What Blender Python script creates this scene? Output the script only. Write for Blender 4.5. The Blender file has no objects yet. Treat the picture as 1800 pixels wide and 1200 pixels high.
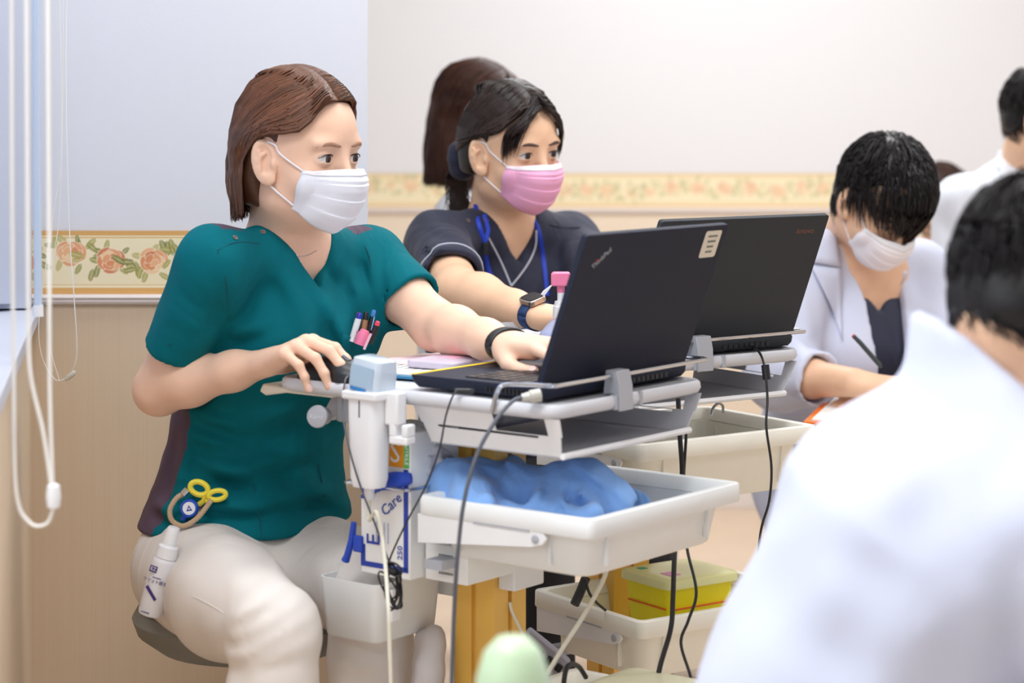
import bpy, bmesh, math, random
import numpy as np
from mathutils import Vector, Matrix
random.seed(7); RNG = np.random.default_rng(7)
SC = bpy.context.scene
COL = SC.collection
# ------------------------------------------------------------------ camera, world, lights, exposure
FPX, HOR, HC = 3800.0, 187.0, 1.27          # focal length in pixels of the 1800 px frame, horizon row, eye height
cam = bpy.data.cameras.new('camera'); cam_o = bpy.data.objects.new('camera', cam); COL.objects.link(cam_o)
cam.sensor_width = 36; cam.lens = FPX / 1800 * 36; cam.shift_y = -(600 - HOR) / 1800
cam.clip_start = .05; cam.clip_end = 60
cam_o.location = (0, 0, HC); cam_o.rotation_euler = (math.pi / 2, 0, 0)
cam.dof.use_dof = True; cam.dof.focus_distance = 3.3; cam.dof.aperture_fstop = 3.6
SC.camera = cam_o
W = bpy.data.worlds.new('world'); SC.world = W; W.use_nodes = True
W.node_tree.nodes['Background'].inputs[0].default_value = (.86, .92, 1, 1)
W.node_tree.nodes['Background'].inputs[1].default_value = .33
def area(name, loc, rot, sx, sy, power, col):
    l = bpy.data.lights.new(name, 'AREA'); l.shape = 'RECTANGLE'; l.size = sx; l.size_y = sy
    l.energy = power; l.color = col
    o = bpy.data.objects.new(name, l); COL.objects.link(o); o.location = loc; o.rotation_euler = rot
    return o
# three rows of ceiling fluorescents and the window of the left wall
for lx, ly, le in ((-.5, 1.9, 21), (1.9, 1.4, 5), (.2, 3.3, 13), (2.2, 4.2, 16), (.6, 5.6, 24), (-.6, -1.2, 16)):
    area('ceiling_lamp_light', (lx, ly, 2.66), (0, 0, 0), 1.3, .5, le, (.94, .975, 1))
area('window_daylight', (-1.6, .8, 1.75), (0, math.radians(-90), math.radians(12)), 1.5, 1.8, 13, (.86, .93, 1))
SC.view_settings.view_transform = 'Standard'; SC.view_settings.look = 'None'
SC.view_settings.gamma = 1; SC.view_settings.use_curve_mapping = False; SC.view_settings.exposure = .62

# ------------------------------------------------------------------ helpers
def P(x, y, D):                              # a point of the place seen at pixel (x, y), D metres into the room
    return Vector(((x - 900) * D / FPX, D, HC - (y - HOR) * D / FPX))
def V3(*a): return Vector(a)
def S2L(c):
    return tuple((v / 12.92 if v <= .04045 else ((v + .055) / 1.055) ** 2.4) for v in [x / 255 for x in c])
MATS = {}
def mat(name, col, rough=.5, metal=0, noise=0, nscale=60, bump=0, bscale=200, sss=0, sssr=(.01, .004, .002), coat=0, trans=0, alpha=1,
        attr=None, sheen=0, spec=.5, aniso_z=None, emis=0, wr=None):
    if name in MATS: return MATS[name]
    m = bpy.data.materials.new(name); m.use_nodes = True; nt = m.node_tree; b = nt.nodes['Principled BSDF']
    c = S2L(col); I = b.inputs
    I['Base Color'].default_value = (*c, 1); I['Roughness'].default_value = rough; I['Metallic'].default_value = metal
    I['Subsurface Weight'].default_value = sss; I['Subsurface Radius'].default_value = sssr; I['Subsurface Scale'].default_value = 1
    I['Coat Weight'].default_value = coat; I['Transmission Weight'].default_value = trans; I['Alpha'].default_value = alpha
    I['Sheen Weight'].default_value = sheen; I['Specular IOR Level'].default_value = spec
    tc = None
    if noise or bump:
        tc = nt.nodes.new('ShaderNodeTexCoord'); src = tc.outputs['Object']
        if aniso_z:
            mp = nt.nodes.new('ShaderNodeMapping'); mp.inputs['Scale'].default_value = aniso_z
            nt.links.new(src, mp.inputs[0]); src = mp.outputs[0]
    if attr:
        a = nt.nodes.new('ShaderNodeAttribute'); a.attribute_name = attr
        nt.links.new(a.outputs['Color'], I['Base Color'])
    elif noise:
        n = nt.nodes.new('ShaderNodeTexNoise'); n.inputs['Scale'].default_value = nscale; n.inputs['Detail'].default_value = 3
        r = nt.nodes.new('ShaderNodeValToRGB'); r.color_ramp.elements[0].position = .3; r.color_ramp.elements[1].position = .7
        r.color_ramp.elements[0].color = (*[v * (1 - noise) for v in c], 1); r.color_ramp.elements[1].color = (*[min(1, v * (1 + noise)) for v in c], 1)
        nt.links.new(src, n.inputs['Vector']); nt.links.new(n.outputs['Fac'], r.inputs[0]); nt.links.new(r.outputs[0], I['Base Color'])
    if bump:
        n2 = nt.nodes.new('ShaderNodeTexNoise'); n2.inputs['Scale'].default_value = bscale; n2.inputs['Detail'].default_value = 4
        bp = nt.nodes.new('ShaderNodeBump'); bp.inputs['Strength'].default_value = bump; bp.inputs['Distance'].default_value = .002
        nt.links.new(src, n2.inputs['Vector']); nt.links.new(n2.outputs['Fac'], bp.inputs['Height']); nt.links.new(bp.outputs[0], I['Normal'])
        if wr:                               # soft cloth wrinkles: stretched, distorted noise
            mp = nt.nodes.new('ShaderNodeMapping'); mp.inputs['Scale'].default_value = (1, 1, .55); mp.inputs['Rotation'].default_value = (.3, .5, .4)
            n3 = nt.nodes.new('ShaderNodeTexNoise'); n3.inputs['Scale'].default_value = wr[0]; n3.inputs['Detail'].default_value = 2; n3.inputs['Distortion'].default_value = 1.2
            b3 = nt.nodes.new('ShaderNodeBump'); b3.inputs['Strength'].default_value = wr[1]; b3.inputs['Distance'].default_value = wr[2]
            nt.links.new(tc.outputs['Object'], mp.inputs[0]); nt.links.new(mp.outputs[0], n3.inputs['Vector']); nt.links.new(n3.outputs['Fac'], b3.inputs['Height']); nt.links.new(b3.outputs[0], bp.inputs['Normal'])
    if emis:
        I['Emission Color'].default_value = (*c, 1); I['Emission Strength'].default_value = emis
    MATS[name] = m
    return m
def tag(o, label=None, cat=None, group=None, kind=None):
    if label: o['label'] = label
    if cat: o['category'] = cat
    if group: o['group'] = group
    if kind: o['kind'] = kind
    return o
def empty(name, loc=(0, 0, 0), rz=0, label=None, cat=None, group=None):
    o = bpy.data.objects.new(name, None); COL.objects.link(o); o.location = loc; o.rotation_euler = (0, 0, rz); o.empty_display_size = .05
    bpy.context.view_layer.update() if False else None
    return tag(o, label, cat, group)
def pmat(o):                                 # world matrix of an object that may not be evaluated yet
    m = Matrix.LocRotScale(o.location, o.rotation_euler, o.scale)
    if o.parent: m = pmat(o.parent) @ o.matrix_parent_inverse @ m
    return m
def link(name, me, m=None, parent=None, world=False):
    o = bpy.data.objects.new(name, me); COL.objects.link(o)
    if m is not None: me.materials.clear(); me.materials.append(m)
    if parent is not None:
        o.parent = parent
        if world: o.matrix_parent_inverse = pmat(parent).inverted()
    return o
class MB:                                    # collects boxes, tubes, lathes and sheets of ONE mesh
    def __init__(s, M=None): s.v = []; s.f = []; s.M = M or Matrix.Identity(4); s.fm = []; s.mi = 0
    def add(s, vs, fs, M=None):
        b = len(s.v); T = s.M @ M if M is not None else s.M
        s.v += [tuple(T @ Vector(p)) for p in vs]; s.f += [tuple(b + i for i in f) for f in fs]; s.fm += [s.mi] * len(fs)
        return s
    def box(s, x0, x1, y0, y1, z0, z1, M=None):
        return s.add([(x, y, z) for z in (z0, z1) for y in (y0, y1) for x in (x0, x1)],
                     [(0, 2, 3, 1), (4, 5, 7, 6), (0, 1, 5, 4), (2, 6, 7, 3), (0, 4, 6, 2), (1, 3, 7, 5)], M)
    def hexa(s, b, t):                       # bottom four and top four corners (counter-clockwise)
        return s.add(list(b) + list(t), [(3, 2, 1, 0), (4, 5, 6, 7), (0, 1, 5, 4), (1, 2, 6, 5), (2, 3, 7, 6), (3, 0, 4, 7)])
    def prism(s, poly, d0, d1, axis='z', M=None):
        n = len(poly)
        def pt(p, d): return (p[0], p[1], d) if axis == 'z' else ((p[0], d, p[1]) if axis == 'y' else (d, p[0], p[1]))
        vs = [pt(p, d0) for p in poly] + [pt(p, d1) for p in poly]
        fs = [tuple(range(n))[::-1], tuple(range(n, 2 * n))] + [(i, (i + 1) % n, n + (i + 1) % n, n + i) for i in range(n)]
        return s.add(vs, fs, M)
    def tube(s, pts, r, n=8, closed=False, cap=True, flat=None):
        pts = [Vector(p) for p in pts]; m = len(pts); R = r if hasattr(r, '__len__') else [r] * m
        vs = []; fs = []; nrm = None
        for i, p in enumerate(pts):
            a = pts[i - 1] if (i or closed) else p; b = pts[(i + 1) % m] if (i < m - 1 or closed) else p
            t = (b - a).normalized()
            if nrm is None:
                nrm = t.cross(Vector((0, 0, 1)) if abs(t.z) < .9 else Vector((1, 0, 0))).normalized()
                if flat is not None: nrm = (Vector(flat[0]) - t * t.dot(Vector(flat[0]))).normalized()
            else:
                nrm = (nrm - t * t.dot(nrm)).normalized()
            bi = t.cross(nrm); k = flat[1] if flat else 1
            for j in range(n):
                a2 = 2 * math.pi * j / n
                vs.append(p + (nrm * math.cos(a2) + bi * math.sin(a2) * k) * R[i])
        for i in range(m if closed else m - 1):
            for j in range(n):
                k = (i + 1) % m
                fs.append((i * n + j, i * n + (j + 1) % n, k * n + (j + 1) % n, k * n + j))
        if cap and not closed: fs += [tuple(range(n))[::-1], tuple(range((m - 1) * n, m * n))]
        return s.add(vs, fs)
    def lathe(s, prof, n=24, M=None, sx=1, sy=1):
        vs = []; fs = []
        for r, z in prof:
            for j in range(n):
                a = 2 * math.pi * j / n; vs.append((r * math.cos(a) * sx, r * math.sin(a) * sy, z))
        for i in range(len(prof) - 1):
            for j in range(n):
                fs.append((i * n + j, i * n + (j + 1) % n, (i + 1) * n + (j + 1) % n, (i + 1) * n + j))
        fs += [tuple(range(n))[::-1], tuple(range((len(prof) - 1) * n, len(prof) * n))]
        return s.add(vs, fs, M)
    def sheet(s, rows):                      # rows of points -> quads
        n = len(rows[0]); vs = [p for r in rows for p in r]
        return s.add(vs, [(i * n + j, i * n + j + 1, (i + 1) * n + j + 1, (i + 1) * n + j) for i in range(len(rows) - 1) for j in range(n - 1)])
    def mesh(s, smooth=40):
        me = bpy.data.meshes.new('m'); me.from_pydata(s.v, [], s.f)
        if smooth:
            for p in me.polygons: p.use_smooth = True
            me.set_sharp_from_angle(angle=math.radians(smooth))
        if any(s.fm): me.polygons.foreach_set('material_index', s.fm)
        return me
    def obj(s, name, m, parent=None, smooth=40, bevel=0, seg=2, world=False, solid=0, sub=0, mats=None):
        o = link(name, s.mesh(smooth), m, parent, world)
        for x in mats or []: o.data.materials.append(x)
        if solid:
            d = o.modifiers.new('s', 'SOLIDIFY'); d.thickness = solid; d.offset = 0
        if bevel:
            d = o.modifiers.new('b', 'BEVEL'); d.width = bevel; d.segments = seg; d.limit_method = 'ANGLE'; d.angle_limit = math.radians(40)
            d.harden_normals = False
        if sub:
            d = o.modifiers.new('u', 'SUBSURF'); d.levels = sub; d.render_levels = sub
        return o
def spline(pts, n=8):                        # Catmull-Rom through points
    pts = [Vector(p) for p in pts]; out = []
    q = [pts[0] * 2 - pts[1]] + pts + [pts[-1] * 2 - pts[-2]]
    for i in range(1, len(q) - 2):
        for k in range(n):
            t = k / n; a, b, c, d = q[i - 1], q[i], q[i + 1], q[i + 2]
            out.append(.5 * ((2 * b) + (c - a) * t + (2 * a - 5 * b + 4 * c - d) * t * t + (3 * b - a - 3 * c + d) * t ** 3))
    return out + [pts[-1]]
def rrect(w, h, r, n=5):                     # rounded rectangle centred at 0
    out = []
    for cx, cy, a0 in ((w / 2 - r, h / 2 - r, 0), (-w / 2 + r, h / 2 - r, 90), (-w / 2 + r, -h / 2 + r, 180), (w / 2 - r, -h / 2 + r, 270)):
        for k in range(n + 1):
            a = math.radians(a0 + 90 * k / n); out.append((cx + r * math.cos(a), cy + r * math.sin(a)))
    return out
def frame(o, x, z):                          # matrix with origin o, x axis and approximate z axis
    x = Vector(x).normalized(); z = Vector(z); z = (z - x * x.dot(z)).normalized(); y = z.cross(x)
    return Matrix(((x.x, y.x, z.x, o[0]), (x.y, y.y, z.y, o[1]), (x.z, y.z, z.z, o[2]), (0, 0, 0, 1)))
def printline(n, size, M, m, name, parent, world=False):   # a line of print too small to read: n short dashes of uneven length
    b = MB(M); rr = random.Random(n * 7 + int(size * 1e5)); ws = [rr.uniform(.5, 1.0) * size * .62 for _ in range(n)]; x = -(sum(ws) + (n - 1) * size * .2) / 2
    for w in ws: b.box(x, x + w, -size * .28, size * .28, 0, .0002); x += w + size * .2
    return b.obj(name, m, parent, smooth=0, world=world)
def text(s, size, M, m, name, parent, world=False, depth=.0002, align='CENTER', shear=0, spacing=1):
    c = bpy.data.curves.new('t', 'FONT'); c.body = s; c.size = size; c.extrude = depth; c.align_x = align; c.align_y = 'CENTER'; c.shear = shear
    c.space_character = spacing; c.resolution_u = 2
    t = bpy.data.objects.new('t', c); COL.objects.link(t)
    me = bpy.data.meshes.new_from_object(t); bpy.data.objects.remove(t); bpy.data.curves.remove(c)
    me.transform(M)
    return link(name, me, m, parent, world)
# ------------------------------------------------------------------ materials
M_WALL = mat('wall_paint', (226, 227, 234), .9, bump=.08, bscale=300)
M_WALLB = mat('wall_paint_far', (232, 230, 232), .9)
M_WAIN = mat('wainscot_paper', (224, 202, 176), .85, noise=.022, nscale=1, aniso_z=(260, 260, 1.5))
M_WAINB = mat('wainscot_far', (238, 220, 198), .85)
M_TRIM = mat('trim_white', (236, 226, 222), .5)
M_FRAME = mat('window_frame_white', (206, 210, 224), .45)
M_FLOOR = mat('floor_vinyl', (220, 198, 176), .45, noise=.04, nscale=8)
M_CEIL = mat('ceiling_white', (240, 240, 240), .9)
M_CART = mat('cart_grey_plastic', (212, 213, 219), .45, noise=.015, nscale=30)
M_CARTW = mat('cart_white_plastic', (238, 238, 240), .4)
M_CARTG = mat('cart_shelf_grey', (176, 178, 186), .4)
M_BIN = mat('bin_white', (236, 238, 238), .42, noise=.012, nscale=20)
M_BINC = mat('bin_cream', (246, 243, 231), .42, noise=.015, nscale=20)
M_YEL = mat('column_yellow', (240, 190, 92), .35, noise=.05, nscale=6)
M_CHROME = mat('chrome_wire', (205, 208, 214), .18, metal=1)
M_LAP = mat('laptop_charcoal', (33, 37, 54), .6, noise=.10, nscale=900, bump=.05, bscale=900, spec=.22)
M_LAP2 = mat('laptop_charcoal_worn', (54, 57, 62), .6, noise=.08, nscale=900, spec=.22)
M_BLK = mat('black_plastic', (24, 25, 29), .4)
M_RUB = mat('black_rubber', (26, 26, 30), .5)
M_GRYC = mat('grey_cable', (84, 88, 98), .5)
M_WHT = mat('white_plastic', (238, 239, 243), .35)
M_CORD = mat('white_cord', (238, 236, 232), .6)
M_CORDC = mat('cream_cord', (226, 222, 206), .5)
M_PAPER = mat('paper_white', (244, 244, 242), .8)
M_INK = mat('print_grey', (120, 120, 122), .8)
M_BLUE = mat('print_blue', (40, 66, 168), .6)
M_ORG = mat('print_orange', (244, 160, 28), .6)
M_GRN = mat('print_green', (98, 190, 92), .6)
M_PINK = mat('pink_plastic', (244, 132, 170), .35)
M_RED = mat('print_red', (226, 38, 56), .5)
M_SHARP = mat('sharps_yellow', (252, 234, 20), .35)
M_LIDY = mat('sharps_lid', (240, 238, 176), .35, alpha=.96)

# ------------------------------------------------------------------ the setting
def wallquad(name, x0, y0, x1, y1, z0, z1, th, m):
    d = Vector((x1 - x0, y1 - y0, 0)); L = d.length; d.normalize()
    M = frame((x0, y0, 0), d, (0, 0, 1))
    return tag(MB(M).box(0, L, 0, th, z0, z1).obj(name, m, smooth=0), kind='structure')
YN, YF = 3.70, 6.85                          # near wall pier and far wall
XC, XP = -.821, -.248                        # corner with the window wall, right corner of the pier
Z1, Z2, Z3 = 1.27 - 348 * YN / FPX, 1.27 - 329 * YN / FPX, 1.27 - 218 * YN / FPX   # rail bottom, rail top, border top
tag(MB().box(-3.2, 4.5, -3, 7.1, -.05, 0).obj('floor', M_FLOOR, smooth=0), kind='structure')
tag(MB().box(-3.2, 4.5, -3, 7.1, 2.75, 2.8).obj('ceiling', M_CEIL, smooth=0), kind='structure')
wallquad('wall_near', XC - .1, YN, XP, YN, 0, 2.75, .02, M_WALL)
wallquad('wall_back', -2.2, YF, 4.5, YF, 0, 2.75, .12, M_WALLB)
wallquad('wall_right', 4.4, YF, 4.4, -3, 0, 2.75, .1, M_WALLB)
# wainscot paper below the rail (thin facing), rail moulding, border strip
def facing(name, m, x0, x1, y, z0, z1, th): return tag(MB().box(x0, x1, y - th, y, z0, z1).obj(name, m, smooth=0), kind='structure')
facing('trim_1', M_WAIN, XC - .1, XP, YN, 0, Z1, .003)
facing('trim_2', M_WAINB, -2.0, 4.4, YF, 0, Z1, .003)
for nm, x0, x1, y in (('trim_3', XC - .1, XP, YN), ('trim_4', -2.0, 4.4, YF)):
    pr = [(0, Z1), (-.010, Z1 + .001), (-.014, Z1 + .006), (-.011, Z1 + .009), (-.016, Z1 + .013), (-.014, Z2 - .001), (0, Z2)]
    tag(MB().prism([(y + a, b) for a, b in pr], x0, x1, axis='x').obj(nm, M_TRIM, smooth=0), kind='structure')
for nm, x0, x1, y in (('baseboard_near', XC, XP, YN), ('baseboard_back', -2.0, 4.4, YF)):
    tag(MB().box(x0, x1, y - .012, y, 0, .08).obj(nm, M_TRIM, smooth=0, bevel=.003), kind='structure')
def border(name, x0, x1, y, z0, z1, res, rng, soft):
    nx, nz = int((x1 - x0) / res), max(12, int((z1 - z0) / res))
    X, Zz = np.meshgrid(np.linspace(x0, x1, nx), np.linspace(z0, z1, nz)); h = z1 - z0; t = (Zz - z0) / h
    C = np.zeros((nz, nx, 3)); base = np.array(S2L((246, 232, 196))); C[:] = base
    def put(m, c, a=1.0): C[m] = C[m] * (1 - a) + np.array(S2L(c)) * a
    put((t < .10) | (t > .92), (222, 172, 104)); put((t > .10) & (t < .125), (250, 236, 200)); put((t > .135) & (t < .15), (226, 186, 120))
    put((t > .885) & (t < .90), (226, 186, 120))
    def ell(cx, cz, a, b, ang):
        u = (X - cx) * math.cos(ang) + (Zz - cz) * math.sin(ang); w = -(X - cx) * math.sin(ang) + (Zz - cz) * math.cos(ang)
        return (u / a) ** 2 + (w / b) ** 2
    x = x0 - .02
    while x < x1 + .03:
        big = rng.uniform() < .6; cz = z0 + h * rng.uniform(.42, .68)
        for _ in range(int(rng.integers(10, 14))):                                     # sprig of leaves around each rose
            a = rng.uniform(0, 6.28); r = h * rng.uniform(.24, .46); lx, lz = x + r * 1.3 * math.cos(a), cz + .62 * r * math.sin(a)
            an = a + rng.uniform(-.8, .8); L = h * rng.uniform(.075, .12)
            e = ell(lx, lz, L, L * .45, an); put(e < 1, [(150, 146, 78), (176, 168, 96), (128, 132, 74), (196, 184, 120)][int(rng.integers(4))], .85)
            put((e < 1) & (ell(lx, lz, L, L * .1, an) < 1), (216, 208, 150), .7)
        R0 = h * (.25 if big else .17)
        cols = [(226, 142, 92), (238, 178, 128), (214, 122, 78), (246, 206, 160), (232, 160, 112)]
        for k in range(11):
            a = k * 2.4 + rng.uniform(-.3, .3); r = R0 * .62 * math.sqrt((11 - k) / 11)
            px, pz = x + r * math.cos(a), cz + r * .85 * math.sin(a); L = R0 * (.62 - .03 * k)
            e = ell(px, pz, L, L * .68, a + 1.57); put(e < 1.0, (252, 236, 206), .75); put(e < .78, cols[int(rng.integers(5))], .9)
        x += h * rng.uniform(.58, .82) * (1 if big else .8)
    C = C * (1 - soft) + base * soft
    me = bpy.data.meshes.new('b'); vs = np.stack([X, np.full_like(X, y), Zz], -1).reshape(-1, 3)
    ii = (np.arange(nz - 1)[:, None] * nx + np.arange(nx - 1)[None]).reshape(-1)
    me.from_pydata(vs.tolist(), [], np.stack([ii, ii + 1, ii + nx + 1, ii + nx], -1).tolist())
    ca = me.color_attributes.new('print', 'FLOAT_COLOR', 'POINT')
    ca.data.foreach_set('color', np.concatenate([C.reshape(-1, 3), np.ones((nx * nz, 1))], 1).astype(np.float32).reshape(-1))
    o = link(name, me, mat('border_print', (255, 255, 255), .8, attr='print')); d = o.modifiers.new('s', 'SOLIDIFY'); d.thickness = .002; d.offset = 1
    return tag(o, kind='structure')
border('trim_5', XC, XP, YN - .0035, Z2, Z3, .0011, np.random.default_rng(3), 0)
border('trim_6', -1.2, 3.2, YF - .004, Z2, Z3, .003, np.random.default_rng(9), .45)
# window wall on the left: slants a little towards the camera
LW0, LW1 = Vector((XC, YN, 0)), Vector((-.60, 2.46, 0)); ld = (LW1 - LW0).normalized()
LM = frame(LW0, ld, (0, 0, 1)); LL = 6.2     # local x runs from the corner towards the camera side, local y into the room? (sign below)
ny = LM.to_3x3() @ Vector((0, 1, 0)); SGN = 1 if ny.x > 0 else -1
def lwbox(name, m, a0, a1, d0, d1, z0, z1, **k):
    y0, y1 = sorted((SGN * d0, SGN * d1)); return MB(LM).box(a0, a1, y0, y1, z0, z1).obj(name, m, smooth=0, **k)
zs = Z1                                       # sill height follows the rail
tag(lwbox('wall_left', M_WAIN, -.1, 1.35, -.15, 0, 0, zs - .03), kind='structure')
wsill = tag(lwbox('window_sill', M_FRAME, 0, 1.35, -.14, .012, zs - .028, zs - .003, bevel=.003), kind='structure')
win = tag(empty('window_1', LW0), kind='structure')
for a0, a1, z0, z1, nm in ((-.005, .075, zs, 2.4, 'window_jamb'), (.075, .10, zs + .01, 2.4, 'window_sash'), (1.25, 1.35, zs, 2.4, 'window_jamb'), (.0, 1.35, 2.4, 2.75, 'window_head')):
    o = lwbox(nm, M_FRAME, a0, a1, -.13, .0 if nm != 'window_sash' else -.03, z0, z1, bevel=.002); o.parent = win; o.matrix_parent_inverse = pmat(win).inverted()
o = lwbox('pane', mat('window_blind_white', (214, 222, 238), .6), .10, 1.25, -.10, -.09, zs, 2.4); o.parent = win; o.matrix_parent_inverse = pmat(win).inverted()
# lamps on the ceiling (the fixtures of the area lights)
M_LAMP = mat('lamp_diffuser', (255, 252, 244), .5, emis=1.0)
for i, (lx, ly, w) in enumerate(((-.5, 1.9, 'nearest the window'), (1.9, 1.4, 'nearest the right wall'), (.2, 3.3, 'above the two carts'), (2.2, 4.2, 'above the writing man'), (.6, 5.6, 'nearest the back wall'), (-.6, -1.2, 'behind the viewer'))):
    t = empty('ceiling_light', (lx, ly, 2.75), 0, 'white ceiling light fixture ' + w, 'ceiling light', 'ceiling lights')
    MB().box(-.68, .68, -.28, .28, -.035, 0).obj('housing', M_WHT, t, bevel=.004)
    MB().box(-.64, .64, -.24, .24, -.04, -.0352).obj('diffuser', M_LAMP, t)
# blind cords
def cordthing(name, label, pts, r, m, n=10, group=None):
    pts = spline(pts, n); t = empty(name, pts[0], 0, label, 'cord', group)
    MB().tube(pts, r, 6).obj('cord', m, t, world=True); return t
D1 = 2.42
c1 = cordthing('blind_pull', 'thick white blind cord loop hanging nearest at the window', [P(20, -60, D1), P(21, 300, D1), P(24, 640, D1), P(28, 860, D1), P(52, 918, D1), P(82, 920, D1), P(95, 890, D1)], .0022, M_CORD)
MB().tube(spline([P(93, 868, D1), P(88, 700, D1), P(87, 560, D1), P(86, 300, D1), P(84, -60, D1)], 8), .0022, 6).obj('cord', M_CORD, c1, world=True)
MB().tube(spline([P(91, 860, D1), P(76, 760, D1), P(54, 660, D1), P(50, 560, D1), P(48, 300, D1), P(46, -60, D1)], 8), .0022, 6).obj('cord', M_CORD, c1, world=True)
MB(Matrix.Translation(P(94, 872, D1))).lathe([(.003, .014), (.007, .012), (.0085, 0), (.007, -.012), (.003, -.014)], 12).obj('toggle', M_WHT, c1, world=True)
D2 = 3.45
c2 = cordthing('blind_pull', 'thin white blind cord loop hanging against the beige wainscot', [P(104, -60, D2), P(108, 250, D2), P(92, 390, D2), P(70, 545, D2), P(72, 620, D2), P(96, 666, D2), P(120, 664, D2)], .0008, M_CORD)
MB().tube(spline([P(124, 660, D2), P(135, 620, D2), P(130, 520, D2), P(122, 400, D2), P(116, 150, D2), P(118, -60, D2)], 8), .0009, 6).obj('cord', M_CORD, c2, world=True)
MB().tube(spline([P(104, 668, D2), P(88, 600, D2), P(92, 470, D2), P(104, 380, D2), P(110, 200, D2), P(112, -60, D2)], 8), .0007, 6).obj('cord', M_CORD, c2, world=True)
MB().tube([P(114, 668, D2), P(119, 664, D2), P(130, 655, D2), P(132, 652, D2)], [.002, .0042, .0042, .002], 8).obj('toggle', mat('clear_plastic', (226, 224, 210), .2, alpha=.75), c2, world=True)
t = empty('blind_wand', P(65, -60, 2.9), 0, 'clear pale blue blind wand hanging at the window', 'wand')
MB().tube([P(64, -80, 2.9), P(65, 300, 2.9), P(67, 540, 2.9)], .0055, 10).obj('rod', mat('clear_rod', (206, 222, 244), .15, alpha=.8), t, world=True)
MB().tube([P(67, 536, 2.9), P(67.3, 556, 2.9)], .007, 10).obj('tip', M_WHT, t, world=True)
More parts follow.
